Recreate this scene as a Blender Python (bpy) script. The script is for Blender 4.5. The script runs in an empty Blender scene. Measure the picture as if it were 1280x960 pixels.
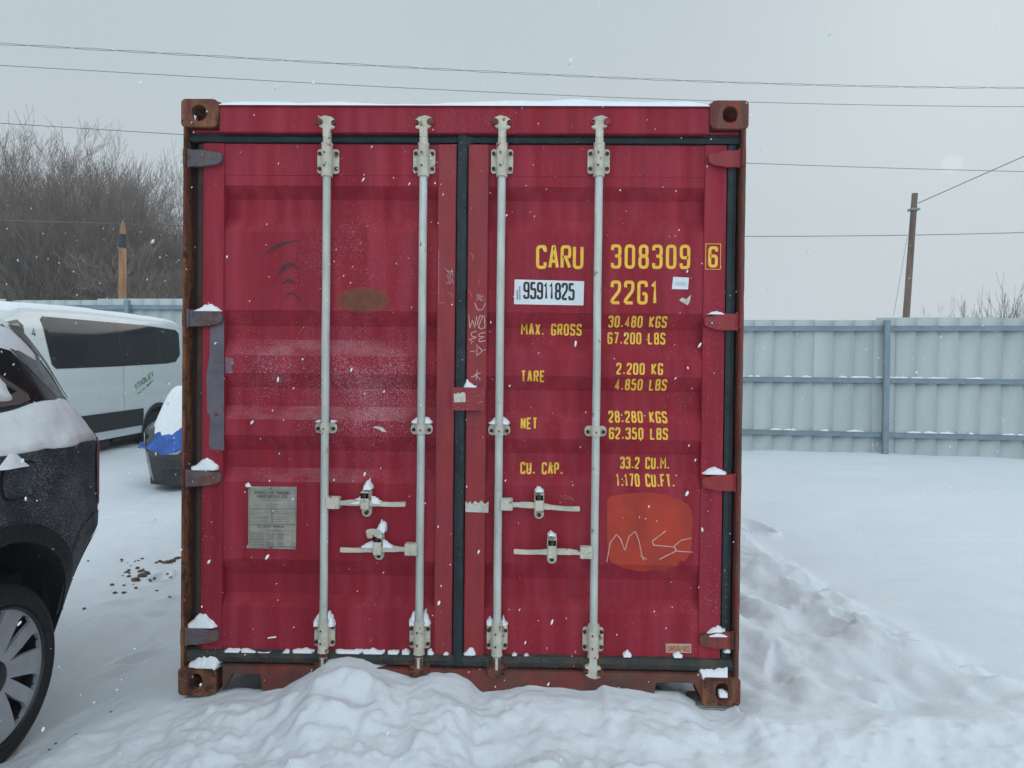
import bpy, bmesh, math, random
import numpy as np
from mathutils import Vector, Matrix
C = bpy.context.scene.collection
R = math.radians
# ------------------------------------------------------------------ camera
F = 900.0
CAM = np.array([0.286, -3.093, 1.409])
pt, yw, rl = R(-0.65), R(-1.15), R(0.61)
fw = np.array([math.sin(yw)*math.cos(pt), math.cos(yw)*math.cos(pt), math.sin(pt)])
rt0 = np.array([math.cos(yw), -math.sin(yw), 0]); up0 = np.cross(rt0, fw)
rt = math.cos(rl)*rt0 + math.sin(rl)*up0; up = -math.sin(rl)*rt0 + math.cos(rl)*up0
cd = bpy.data.cameras.new('camera'); cam = bpy.data.objects.new('camera', cd); C.objects.link(cam)
m = Matrix.Identity(4)
for i in range(3):
    m[i][0] = rt[i]; m[i][1] = up[i]; m[i][2] = -fw[i]; m[i][3] = CAM[i]
cam.matrix_world = m
cd.sensor_width = 36; cd.lens = F/1280*36; cd.clip_start = 0.05; cd.clip_end = 3000
bpy.context.scene.camera = cam
# ------------------------------------------------------------------ light
SUN_EL, SUN_AZ = 26, 33          # behind the cloud, above the fence to the right
w = bpy.data.worlds.new('World'); bpy.context.scene.world = w; w.use_nodes = True
nt = w.node_tree; N = nt.nodes; L = nt.links
bg = N['Background']
sky = N.new('ShaderNodeTexSky'); sky.sky_type = 'NISHITA'; sky.sun_disc = False
sky.sun_elevation = R(SUN_EL); sky.sun_rotation = R(SUN_AZ); sky.dust_density = 4
hsv = N.new('ShaderNodeHueSaturation'); hsv.inputs['Saturation'].default_value = 0.25
L.new(sky.outputs[0], hsv.inputs['Color'])
tc = N.new('ShaderNodeTexCoord'); sep = N.new('ShaderNodeSeparateXYZ'); L.new(tc.outputs['Generated'], sep.inputs[0])
ramp = N.new('ShaderNodeValToRGB'); L.new(sep.outputs['Z'], ramp.inputs[0])
e = ramp.color_ramp.elements
e[0].position = 0.0; e[0].color = (.64, .70, .745, 1)
e[1].position = 1.0; e[1].color = (.52, .60, .66, 1)
x = e.new(.2); x.color = (.535, .61, .65, 1)
x = e.new(.45); x.color = (.50, .58, .62, 1)
cn = N.new('ShaderNodeTexNoise'); cn.inputs['Scale'].default_value = 2.2; cn.inputs['Detail'].default_value = 3
L.new(tc.outputs['Generated'], cn.inputs['Vector'])
cm = N.new('ShaderNodeMapRange'); cm.inputs['To Min'].default_value = .94; cm.inputs['To Max'].default_value = 1.06
L.new(cn.outputs[0], cm.inputs[0])
mul = N.new('ShaderNodeMixRGB'); mul.blend_type = 'MULTIPLY'; mul.inputs[0].default_value = 1
L.new(ramp.outputs[0], mul.inputs[1]); L.new(cm.outputs[0], mul.inputs[2])
sc = N.new('ShaderNodeMixRGB'); sc.blend_type = 'MULTIPLY'; sc.inputs[0].default_value = 1; sc.inputs[2].default_value = (10, 10, 10, 1)
L.new(mul.outputs[0], sc.inputs[1])
# extra sky brightness added above and behind the camera to lift the container front
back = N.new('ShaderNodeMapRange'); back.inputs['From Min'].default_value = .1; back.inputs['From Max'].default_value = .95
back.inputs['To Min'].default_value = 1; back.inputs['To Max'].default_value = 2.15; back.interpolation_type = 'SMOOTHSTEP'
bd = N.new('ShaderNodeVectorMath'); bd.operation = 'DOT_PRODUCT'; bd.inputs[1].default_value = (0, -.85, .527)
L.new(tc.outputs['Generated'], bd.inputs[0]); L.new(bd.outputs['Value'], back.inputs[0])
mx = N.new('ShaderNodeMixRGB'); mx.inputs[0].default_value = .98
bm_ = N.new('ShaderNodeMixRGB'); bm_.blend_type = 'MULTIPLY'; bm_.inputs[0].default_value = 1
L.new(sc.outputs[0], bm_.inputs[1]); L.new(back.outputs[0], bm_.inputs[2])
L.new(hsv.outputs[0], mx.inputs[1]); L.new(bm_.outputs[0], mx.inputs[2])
# the weak spot where the sun stands behind the cloud
sd = fw*F + rt*(1190-640) + up*(480-205); sd = sd/np.linalg.norm(sd)
dp = N.new('ShaderNodeVectorMath'); dp.operation = 'DOT_PRODUCT'; dp.inputs[1].default_value = tuple(sd)
L.new(tc.outputs['Generated'], dp.inputs[0])
mr = N.new('ShaderNodeMapRange'); mr.interpolation_type = 'SMOOTHERSTEP'
mr.inputs['From Min'].default_value = math.cos(R(.8)); mr.inputs['From Max'].default_value = 1
mr.inputs['To Min'].default_value = 0; mr.inputs['To Max'].default_value = .75
L.new(dp.outputs['Value'], mr.inputs[0])
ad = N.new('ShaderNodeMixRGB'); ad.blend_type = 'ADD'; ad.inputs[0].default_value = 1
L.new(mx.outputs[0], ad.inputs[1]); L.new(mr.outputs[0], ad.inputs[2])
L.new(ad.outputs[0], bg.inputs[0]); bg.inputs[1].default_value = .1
sl = bpy.data.lights.new('sun', 'SUN'); sl.energy = .5; sl.angle = R(25); sl.color = (1, .97, .93)
so = bpy.data.objects.new('sun', sl); C.objects.link(so)
so.rotation_euler = (R(90-SUN_EL), 0, R(180-SUN_AZ)); so.location = (8, 12, 10)
vs = bpy.context.scene.view_settings
bpy.context.scene.display_settings.display_device = 'sRGB'
vs.view_transform = 'Standard'; vs.look = 'None'; vs.gamma = 1; vs.exposure = 0.07; vs.use_curve_mapping = False
rng = random.Random(7); nr = np.random.RandomState(5)
# ------------------------------------------------------------------ helpers
def ray(px, py): return fw*F + rt*(px-640) + up*(480-py)
def on_y(px, py, Y):
    d = ray(px, py); return CAM + d*((Y-CAM[1])/d[1])
def on_x(px, py, X):
    d = ray(px, py); return CAM + d*((X-CAM[0])/d[0])
def at_d(px, py, D): return CAM + ray(px, py)/F*D
def D(px, py, Y=.045):
    p = on_y(px, py, Y); return (p[0], p[2])
def Z(py, px=578, Y=.045): return D(px, py, Y)[1]

def hsh(i, j, k, s):
    n = (i*73856093) ^ (j*19349663) ^ (k*83492791) ^ (s*2654435)
    n = (n & 0x7fffffff); n = (n*1103515245+12345) & 0x7fffffff; n = ((n >> 13) ^ n)*60493 & 0x7fffffff
    return (n % 100003)/100003.0
def vnoise(x, y, s=0):
    x = np.asarray(x, float); y = np.asarray(y, float)
    xi = np.floor(x).astype(np.int64); yi = np.floor(y).astype(np.int64)
    fx = x-xi; fy = y-yi; fx = fx*fx*fx*(fx*(fx*6-15)+10); fy = fy*fy*fy*(fy*(fy*6-15)+10)
    a = hsh(xi, yi, 0, s); b = hsh(xi+1, yi, 0, s); c = hsh(xi, yi+1, 0, s); d = hsh(xi+1, yi+1, 0, s)
    return (a+(b-a)*fx)*(1-fy)+(c+(d-c)*fx)*fy
def fbm(x, y, o=4, s=0, g=.5):
    v = 0; a = 1; t = 0
    for i in range(o):
        v = v+a*(vnoise(x+i*17.3, y-i*9.7, s+i)-.5); t += a; a *= g; x = x*1.93+.31*y; y = y*2.07-.29*x/1.93
    return v/t*2
def sstep(x, a, b):
    t = np.clip((x-a)/(b-a), 0, 1); return t*t*(3-2*t)

# materials
def M(name, col, rough=.6, metal=0, col2=None, th=(.45, .6), sc2=3, stretch=(1, 1, 1), var=.12, vs=6, bump=0, bs=60,
      frost=None, frost_col=(.66, .48, .53), chips=0, speck=0, speck_sc=220, speck_col=(.8, .84, .88), up_snow=0, coat=0, spec=.5, rust=None, rust_th=.66, rust_sc=5, det2=6):
    mt = bpy.data.materials.new(name); mt.use_nodes = True
    n = mt.node_tree.nodes; l = mt.node_tree.links; P = n['Principled BSDF']
    P.inputs['Roughness'].default_value = rough; P.inputs['Metallic'].default_value = metal
    P.inputs['Specular IOR Level'].default_value = spec
    if coat: P.inputs['Coat Weight'].default_value = coat; P.inputs['Coat Roughness'].default_value = .08
    tcn = n.new('ShaderNodeTexCoord'); co = tcn.outputs['Object']
    def noise(scale, det=4, st=None, off=0, r=.55):
        t = n.new('ShaderNodeTexNoise'); t.inputs['Scale'].default_value = scale; t.inputs['Detail'].default_value = det
        t.inputs['Roughness'].default_value = r
        mp = n.new('ShaderNodeMapping'); mp.inputs['Location'].default_value = (off, off*.7, off*1.3)
        if st: mp.inputs['Scale'].default_value = st
        l.new(co, mp.inputs[0]); l.new(mp.outputs[0], t.inputs['Vector'])
        return t.outputs[0]
    def rmp(src, a, b, lo=0, hi=1):
        r_ = n.new('ShaderNodeMapRange'); r_.inputs['From Min'].default_value = a; r_.inputs['From Max'].default_value = b
        r_.inputs['To Min'].default_value = lo; r_.inputs['To Max'].default_value = hi; l.new(src, r_.inputs[0]); return r_.outputs[0]
    def mix(f, a, b, mode='MIX'):
        x_ = n.new('ShaderNodeMixRGB'); x_.blend_type = mode
        for s_, v in ((0, f), (1, a), (2, b)):
            if isinstance(v, (int, float)): x_.inputs[s_].default_value = v if s_ == 0 else (v, v, v, 1)
            elif isinstance(v, tuple): x_.inputs[s_].default_value = v+(1,)
            else: l.new(v, x_.inputs[s_])
        return x_.outputs[0]
    c = mix(0, tuple(col), tuple(col))
    if col2: c = mix(rmp(noise(sc2, det2, stretch, 3.1), th[0], th[1]), c, tuple(col2))
    if var: c = mix(1, c, rmp(noise(vs, 5, stretch, 9.4), .3, .7, 1-var, 1+var), 'MULTIPLY')
    if rust: c = mix(rmp(noise(rust_sc, 8, None, 21.5, .7), rust_th, rust_th+.06), c, tuple(rust))
    if speck:
        a = noise(speck_sc, 2, None, 5.7, .6); b = rmp(noise(2.3, 3, None, 13.3), .35, .75, -.07, .1*speck)
        ad_ = n.new('ShaderNodeMath'); ad_.operation = 'ADD'; l.new(a, ad_.inputs[0]); l.new(b, ad_.inputs[1])
        c = mix(rmp(ad_.outputs[0], .68, .74, 0, .8), c, speck_col)
    if up_snow:
        dn = n.new('ShaderNodeVectorMath'); dn.operation = 'DISTANCE'; dn.inputs[1].default_value = (-.62, .06, 1.32); l.new(co, dn.inputs[0])
        g = n.new('ShaderNodeNewGeometry'); sp = n.new('ShaderNodeSeparateXYZ'); l.new(g.outputs['Normal'], sp.inputs[0])
        u = rmp(sp.outputs['Z'], .15, .75)
        nn = noise(260, 2, None, 2.2, .6); bb = rmp(dn.outputs['Value'], .25, .8, .08, -.25)
        ad_ = n.new('ShaderNodeMath'); ad_.operation = 'ADD'; l.new(nn, ad_.inputs[0]); l.new(bb, ad_.inputs[1])
        k = rmp(ad_.outputs[0], .46, .58, 0, up_snow); k = mix(1, k, rmp(noise(5, 5, (1, 1, 2.5), 77, .6), .42, .6, .15, 1), 'MULTIPLY')
        mm = n.new('ShaderNodeMath'); mm.operation = 'MULTIPLY'; l.new(k, mm.inputs[0]); l.new(u, mm.inputs[1])
        c = mix(mm.outputs[0], c, speck_col)
    if chips: c = mix(rmp(noise(55, 3, None, 90, .7), chips, chips+.04), c, (.10, .022, .026)); c = mix(rmp(noise(16, 6, (1, 1, .12), 95, .7), .66, .76, 0, .5), c, (.15, .022, .03))
    if frost:                                  # wind-blown frost spatter: centre, radius, strength
        for fi, (fc, fr, fs) in enumerate(frost):
            dn = n.new('ShaderNodeVectorMath'); dn.operation = 'DISTANCE'; dn.inputs[1].default_value = fc; l.new(co, dn.inputs[0])
            md = rmp(dn.outputs['Value'], 0, fr, .17*fs, -.12)
            pn = rmp(noise(7, 4, None, 60+fi), .3, .7, -.06, .06)
            nn = noise(200, 2, None, 71+fi, .65)
            a1 = n.new('ShaderNodeMath'); a1.operation = 'ADD'; l.new(nn, a1.inputs[0]); l.new(md, a1.inputs[1])
            a2 = n.new('ShaderNodeMath'); a2.operation = 'ADD'; l.new(a1.outputs[0], a2.inputs[0]); l.new(pn, a2.inputs[1])
            c = mix(rmp(a2.outputs[0], .64, .75, 0, .42), c, frost_col)
    l.new(c, P.inputs['Base Color'])
    l.new(rmp(noise(vs*1.7, 4, None, 40), .3, .7, max(rough-.08, 0), min(rough+.1, 1)), P.inputs['Roughness'])
    if bump:
        bn = n.new('ShaderNodeBump'); bn.inputs['Strength'].default_value = bump; bn.inputs['Distance'].default_value = .01
        l.new(noise(bs, 5, None, 50), bn.inputs['Height']); l.new(bn.outputs[0], P.inputs['Normal'])
    return mt

RUST = (.10, .035, .018)
RED = dict(col2=(.315, .032, .052), th=(.4, .65), sc2=2.2, stretch=(7, 7, .5), var=.17, vs=2.5, rust=(.11, .03, .02), rust_th=.71, rust_sc=7, bump=.08, bs=22, spec=.17, chips=.74)
m_red = M('red_paint', (.275, .0175, .033), .58, speck=.12, **RED)
m_redl = M('red_paint_frosted', (.275, .0175, .033), .58, speck=.3, up_snow=.20, frost=[((-.42, .06, 1.35), .62, 1), ((-.85, .06, 1.45), .45, .62), ((-.5, .06, 1.9), .5, .4)], **RED)
m_redframe = M('red_frame_paint', (.285, .017, .024), .5, col2=(.25, .018, .03), sc2=4, stretch=(6, 6, .6), var=.14, speck=.3,
               rust=RUST, rust_th=.72, bump=.06, bs=50)
m_side = M('darkened_rusty_side_paint', (.16, .022, .03), .8, col2=(.10, .03, .025), th=(.45, .6), sc2=3, stretch=(1, 1, .3), var=.25, vs=6, rust=(.08, .03, .02), rust_th=.66, rust_sc=6, spec=.15)  # rusty paint, base darkened to weaken its red bounce onto the snow bank
m_rust = M('rusted_paint', (.13, .028, .02), .75, col2=(.20, .075, .03), th=(.44, .56), sc2=22, stretch=(1, 1, .18), var=.45, vs=30,
           rust=(.03, .018, .014), rust_th=.54, rust_sc=26, bump=.35, bs=120, speck=.3)
m_rustred = M('rusted_red_paint', (.21, .035, .028), .7, col2=(.12, .045, .028), th=(.45, .56), sc2=24, stretch=(1, 1, .18), var=.4, vs=30,
              rust=(.05, .022, .016), rust_th=.64, rust_sc=18, bump=.3, bs=110, speck=.3)
m_sill = M('weathered_sill', (.19, .035, .03), .7, col2=(.10, .05, .035), th=(.4, .6), sc2=5, var=.3, vs=12, rust=(.05, .03, .022), rust_th=.64, bump=.3, bs=90)
m_primer = M('grey_primer', (.12, .105, .135), .7, var=.2, vs=14, col2=(.14, .12, .15), sc2=9, rust=(.09, .035, .02), rust_th=.62, rust_sc=16, bump=.15, bs=80)
m_hinge = M('rusting_hinge', (.115, .10, .12), .75, var=.25, vs=16, col2=(.13, .065, .045), th=(.48, .62), sc2=17, rust=(.06, .028, .02), rust_th=.60, rust_sc=24, bump=.25, bs=90, speck=.3)
m_brown = M('grimy_channel', (.06, .03, .026), .8, var=.3, vs=12)
m_dark = M('shadowed_steel', (.035, .015, .017), .8)
m_gasket = M('black_rubber', (.016, .026, .031), .55, var=.3, vs=14, speck=.3, bump=.2, bs=60, spec=.35)
m_gasketb = M('muddy_rubber', (.035, .037, .036), .75, col2=(.085, .06, .04), th=(.5, .68), sc2=9, var=.35, vs=14, speck=.5, bump=.4, bs=70)
m_zinc = M('galvanised_rod', (.58, .615, .585), .5, metal=.1, col2=(.43, .46, .43), th=(.4, .7), sc2=8, stretch=(1, 1, .3), var=.12, vs=22,
           rust=(.24, .17, .11), rust_th=.62, rust_sc=18)
m_cream = M('cream_zinc_fitting', (.60, .56, .46), .6, col2=(.49, .47, .40), th=(.4, .7), sc2=16, var=.15, vs=25, rust=(.22, .10, .05), rust_th=.575, rust_sc=24, bump=.15, bs=150)
m_keeper = M('rusty_keeper', (.17, .055, .035), .8, var=.4, vs=50, col2=(.08, .03, .02), sc2=40, bump=.3, bs=150)
m_bolt = M('rusty_bolt', (.045, .028, .02), .8, var=.4, vs=60)
m_yel = M('yellow_marking', (.90, .53, .055), .6, var=.10, vs=30)
m_white = M('white_sticker', (.72, .76, .80), .45, var=.05, vs=20)
m_black = M('black_print', (.012, .016, .025), .5, var=0)
m_plate = M('aluminium_plate', (.40, .38, .33), .5, metal=.25, var=.12, vs=20, col2=(.33, .32, .28), sc2=12)
m_print = M('plate_print', (.045, .045, .045), .6, var=0)
m_orange = M('orange_red_paint', (.44, .034, .013), .6, var=.1, vs=7, speck=.2, col2=(.36, .027, .013), sc2=6)
m_chalk = M('chalk_line', (.58, .34, .31), .9, var=.3, vs=60)
m_scratch = M('dark_scratch', (.06, .02, .035), .7, var=.3, vs=40)
m_fade = M('rust_stain', (.22, .042, .028), .75, var=.2, vs=25)
m_fade2 = M('rust_stain_core', (.155, .05, .028), .75, var=.25, vs=30)
m_paper = M('torn_paper', (.55, .53, .47), .8, var=.2, vs=60)
m_snowcap = M('snow_patch', (.84, .87, .91), .85, var=.03, vs=30, bump=.25, bs=90, spec=.25)

def new_obj(name, me, mat, parent=None, smooth=False, label=None, cat=None, group=None, kind=None):
    o = bpy.data.objects.new(name, me); C.objects.link(o)
    if mat: me.materials.append(mat)
    if parent: o.parent = parent
    if smooth: me.polygons.foreach_set('use_smooth', [True]*len(me.polygons))
    for k, v in (('label', label), ('category', cat), ('group', group), ('kind', kind)):
        if v: o[k] = v
    return o
def empty(name, loc, label, cat, rz=0, group=None, rx=0):
    o = bpy.data.objects.new(name, None); C.objects.link(o); o.location = loc; o.rotation_euler = (rx, 0, rz)
    o.empty_display_size = .2
    o['label'] = label; o['category'] = cat
    if group: o['group'] = group
    return o
class MB:
    def __init__(s): s.bm = bmesh.new()
    def box(s, x0, x1, y0, y1, z0, z1):
        v = [s.bm.verts.new(p) for p in ((x0,y0,z0),(x1,y0,z0),(x1,y1,z0),(x0,y1,z0),(x0,y0,z1),(x1,y0,z1),(x1,y1,z1),(x0,y1,z1))]
        for f in ((0,3,2,1),(4,5,6,7),(0,1,5,4),(1,2,6,5),(2,3,7,6),(3,0,4,7)): s.bm.faces.new([v[i] for i in f])
        return s
    def tube(s, pts, rad, n=8, cap=True):
        pts = [Vector(p) for p in pts]; rings = []
        for i, p in enumerate(pts):
            t = (pts[min(i+1, len(pts)-1)]-pts[max(i-1, 0)]).normalized()
            a = t.orthogonal().normalized() if i == 0 else (prev - t*prev.dot(t)).normalized()
            prev = a; b = t.cross(a); r_ = rad[i] if isinstance(rad, (list, tuple)) else rad
            rings.append([s.bm.verts.new(p+(a*math.cos(k*2*math.pi/n)+b*math.sin(k*2*math.pi/n))*r_) for k in range(n)])
        for A, B in zip(rings, rings[1:]):
            for k in range(n): s.bm.faces.new([A[k], A[(k+1) % n], B[(k+1) % n], B[k]])
        if cap: s.bm.faces.new(rings[0][::-1]); s.bm.faces.new(rings[-1])
        return s
    def plate(s, outer, holes, y0, y1):
        """x-z outline with holes, front at y0, back at y1"""
        for yy, flip in ((y0, 0), (y1, 1)):
            ed = []; loops = []
            for lp in [outer]+list(holes):
                vs_ = [s.bm.verts.new((p[0], yy, p[1])) for p in lp]; loops.append(vs_)
                ed += [s.bm.edges.new((vs_[i], vs_[(i+1) % len(vs_)])) for i in range(len(vs_))]
            bmesh.ops.triangle_fill(s.bm, use_beauty=True, edges=ed)
            if flip == 0: first = loops
        for A, B in zip(first, loops):
            for i in range(len(A)):
                j = (i+1) % len(A); s.bm.faces.new([A[i], A[j], B[j], B[i]])
        return s
    def lathe(s, prof, c, n=24, axis='x'):
        """prof: (axial, radius)"""
        rings = []
        for a, r_ in prof:
            ring = []
            for k in range(n):
                t = k*2*math.pi/n; u, v = r_*math.cos(t), r_*math.sin(t)
                p = {'x': (a, u, v), 'y': (u, a, v), 'z': (u, v, a)}[axis]
                ring.append(s.bm.verts.new((c[0]+p[0], c[1]+p[1], c[2]+p[2])))
            rings.append(ring)
        for A, B in zip(rings, rings[1:]):
            for k in range(n): s.bm.faces.new([A[k], A[(k+1) % n], B[(k+1) % n], B[k]])
        return s
    def build(s, name, mat, parent=None, smooth=False, bevel=0, recalc=True, angle=None, **kw):
        if bevel:
            bmesh.ops.recalc_face_normals(s.bm, faces=s.bm.faces)
            ed = [e_ for e_ in s.bm.edges if len(e_.link_faces) == 2 and e_.calc_face_angle(0) > .7]
            bmesh.ops.bevel(s.bm, geom=ed, offset=bevel, segments=2, affect='EDGES', clamp_overlap=True)
        if recalc: bmesh.ops.recalc_face_normals(s.bm, faces=s.bm.faces)
        me = bpy.data.meshes.new(name); s.bm.to_mesh(me); s.bm.free()
        o = new_obj(name, me, mat, parent, smooth, **kw)
        if angle: me.set_sharp_from_angle(angle=angle)
        return o
def grid_mesh(name, P, mat, parent=None, smooth=True, closed_v=False, mask=None, **kw):
    nu, nv = P.shape[:2]
    me = bpy.data.meshes.new(name); idx = np.arange(nu*nv).reshape(nu, nv)
    if closed_v: q = np.stack([idx[:-1], idx[1:], np.roll(idx, -1, 1)[1:], np.roll(idx, -1, 1)[:-1]], -1).reshape(-1, 4)
    else: q = np.stack([idx[:-1, :-1], idx[1:, :-1], idx[1:, 1:], idx[:-1, 1:]], -1).reshape(-1, 4)
    if mask is not None: q = q[mask.reshape(-1)]
    me.vertices.add(nu*nv); me.vertices.foreach_set('co', P.reshape(-1).astype(np.float32))
    me.loops.add(q.size); me.loops.foreach_set('vertex_index', q.reshape(-1).astype(np.int32))
    me.polygons.add(len(q)); me.polygons.foreach_set('loop_start', np.arange(0, q.size, 4, dtype=np.int32))
    me.update(calc_edges=True); me.validate()
    return new_obj(name, me, mat, parent, smooth, **kw)

# stroke lettering: glyphs on a 1 x 2 grid
def rr(pts, r=.3, closed=False):
    out = []; n_ = len(pts)
    for i, p in enumerate(pts):
        if not closed and i in (0, n_-1): out.append(p); continue
        a = np.array(pts[i-1], float); b = np.array(p, float); c = np.array(pts[(i+1) % n_], float)
        la, lc = np.linalg.norm(a-b), np.linalg.norm(c-b); q = min(r, la*.48, lc*.48)
        s_ = b+(a-b)/la*q; e_ = b+(c-b)/lc*q
        for t in (0, .25, .5, .75, 1): out.append(tuple((1-t)**2*s_+2*t*(1-t)*b+t*t*e_))
    return out
def O_(p, r=.38): return (rr(p, r, True), True)
def S_(p, r=.34): return (rr(p, r), False)
def K_(p): return (p, False)
G = {
 '0': [O_([(0,0),(1,0),(1,2),(0,2)])], 'O': [O_([(0,0),(1,0),(1,2),(0,2)])],
 '1': [K_([(.15,1.6),(.5,2),(.5,0)])], '2': [S_([(0,1.5),(0,2),(1,2),(1,1.2),(0,.25),(0,0)], .3), K_([(0,0),(1,0)])],
 '3': [S_([(0,1.6),(0,2),(1,2),(1,1.08),(.35,1.05)]), S_([(.5,1.05),(1,1.05),(1,0),(0,0),(0,.4)])],
 '4': [K_([(.72,0),(.72,2),(0,.5),(1.05,.5)])], '5': [S_([(.95,2),(.08,2),(.04,1.15)],.02), S_([(.04,1.12),(1,1.25),(1,0),(0,0),(0,.4)])],
 '6': [S_([(1,1.6),(1,2),(0,2),(0,0),(1,0),(1,1.1),(.05,1.1)])], '7': [K_([(0,2),(1,2),(.35,0)])],
 '8': [O_([(.05,1.06),(.95,1.06),(.95,2),(.05,2)]), O_([(0,0),(1,0),(1,1.03),(0,1.03)])],
 '9': [S_([(0,.4),(0,0),(1,0),(1,2),(0,2),(0,.92),(.95,.92)])],
 'A': [K_([(0,0),(.42,2),(.58,2),(1,0)]), K_([(.2,.6),(.8,.6)])],
 'B': [O_([(0,0),(1,0),(1,1.02),(0,1.02)], .25), O_([(0,1.04),(.92,1.04),(.92,2),(0,2)], .25)],
 'C': [S_([(1,1.5),(1,2),(0,2),(0,0),(1,0),(1,.5)])], 'D': [O_([(0,0),(1,0),(1,2),(0,2)], .4)],
 'E': [K_([(1,2),(0,2),(0,0),(1,0)]), K_([(.05,1.03),(.8,1.03)])], 'F': [K_([(1,2),(0,2),(0,0)]), K_([(.05,1.03),(.8,1.03)])],
 'G': [S_([(1,1.55),(1,2),(0,2),(0,0),(1,0),(1,.9),(.5,.9)],.3)], 'H': [K_([(0,0),(0,2)]), K_([(1,0),(1,2)]), K_([(.05,1),(.95,1)])],
 'I': [K_([(.5,0),(.5,2)])], 'K': [K_([(0,0),(0,2)]), K_([(1,2),(.08,.95),(1,0)])], 'L': [K_([(0,2),(0,0),(1,0)])],
 'M': [K_([(0,0),(0,2),(.5,.9),(1,2),(1,0)])], 'N': [K_([(0,0),(0,2)]), K_([(.02,1.95),(.98,.05)]), K_([(1,0),(1,2)])], 'P': [S_([(0,0),(0,2),(1,2),(1,.9),(.05,.9)],.32)],
 'Q': [O_([(0,0),(1,0),(1,2),(0,2)]), K_([(.6,.5),(1.05,-.1)])],
 'R': [S_([(0,0),(0,2),(1,2),(1,1),(.05,1)],.3), K_([(.5,.95),(1,0)])],
 'S': [S_([(1,1.55),(1,2),(0,2),(0,1.15),(1,.9),(1,0),(0,0),(0,.45)],.32)], 'T': [K_([(0,2),(1,2)]), K_([(.5,1.95),(.5,0)])],
 'U': [S_([(0,2),(0,0),(1,0),(1,2)],.38)], 'V': [K_([(0,2),(.5,0),(1,2)])], 'W': [K_([(0,2),(.25,0),(.5,1.4),(.75,0),(1,2)])],
 'X': [K_([(0,0),(1,2)]), K_([(0,2),(1,0)])], 'Y': [K_([(0,2),(.5,1),(1,2)]), K_([(.5,1),(.5,0)])], 'Z': [K_([(0,2),(1,2),(0,0),(1,0)])],
 '.': [K_([(.5,0),(.5,.26)])], '-': [K_([(.1,1),(.9,1)])]}
WID = {'.': .32, ' ': .75, '1': .72, 'I': .35, 'M': 1.45}
def ribbon(bm, pts, closed, wd, fn, dy=0):
    """flat strip along a 2D polyline, mapped by fn(x, z, dy)"""
    P = [np.array(p, float) for p in pts]; n_ = len(P)
    Q = [P[0]]
    for p in P[1:]:
        if np.linalg.norm(p-Q[-1]) > 1e-6: Q.append(p)
    if closed and np.linalg.norm(Q[0]-Q[-1]) < 1e-6: Q.pop()
    P = Q; n_ = len(P); A = []; B = []
    for i in range(n_):
        if closed: a, c = P[i-1], P[(i+1) % n_]
        else: a, c = P[max(i-1, 0)], P[min(i+1, n_-1)]
        d1 = P[i]-a; d2 = c-P[i]
        if np.linalg.norm(d1) < 1e-9: d1 = d2
        if np.linalg.norm(d2) < 1e-9: d2 = d1
        d1 /= np.linalg.norm(d1); d2 /= np.linalg.norm(d2)
        n1 = np.array([-d1[1], d1[0]]); n2 = np.array([-d2[1], d2[0]]); m_ = n1+n2
        l_ = np.linalg.norm(m_)
        if l_ < .3: m_ = n1; k = 1
        else: m_ /= l_; k = 1/max(m_@n1, .8)
        A.append(P[i]+m_*k*wd/2); B.append(P[i]-m_*k*wd/2)
    va = [bm.verts.new(fn(p[0], p[1], dy)) for p in A]; vb = [bm.verts.new(fn(p[0], p[1], dy)) for p in B]
    for i in range(n_ if closed else n_-1):
        j = (i+1) % n_; bm.faces.new([va[i], va[j], vb[j], vb[i]])
def layout(s, x0, x1, z0, z1, wd, gap=.42):
    """-> list of (points, closed) filling the box x0..x1, z0..z1 (stroke edges included)"""
    ws = [WID.get(c, 1) for c in s]; tot = sum(ws)+gap*(len(s)-1)
    sx = (x1-x0-wd)/tot; sz = (z1-z0-wd)/2; x = x0+wd/2; out = []
    for c, w_ in zip(s, ws):
        for pts, cl in G.get(c, []):
            if c in '1.': pts = [(p[0]-(.14 if c == '1' else .34), p[1]) for p in pts]
            if c == 'I': pts = [(p[0]-.32, p[1]) for p in pts]
            k = w_ if c == 'M' else 1
            out.append(([(x+p[0]*k*sx, z0+wd/2+p[1]*sz) for p in pts], cl))
        x += (w_+gap)*sx
    return out

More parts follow.
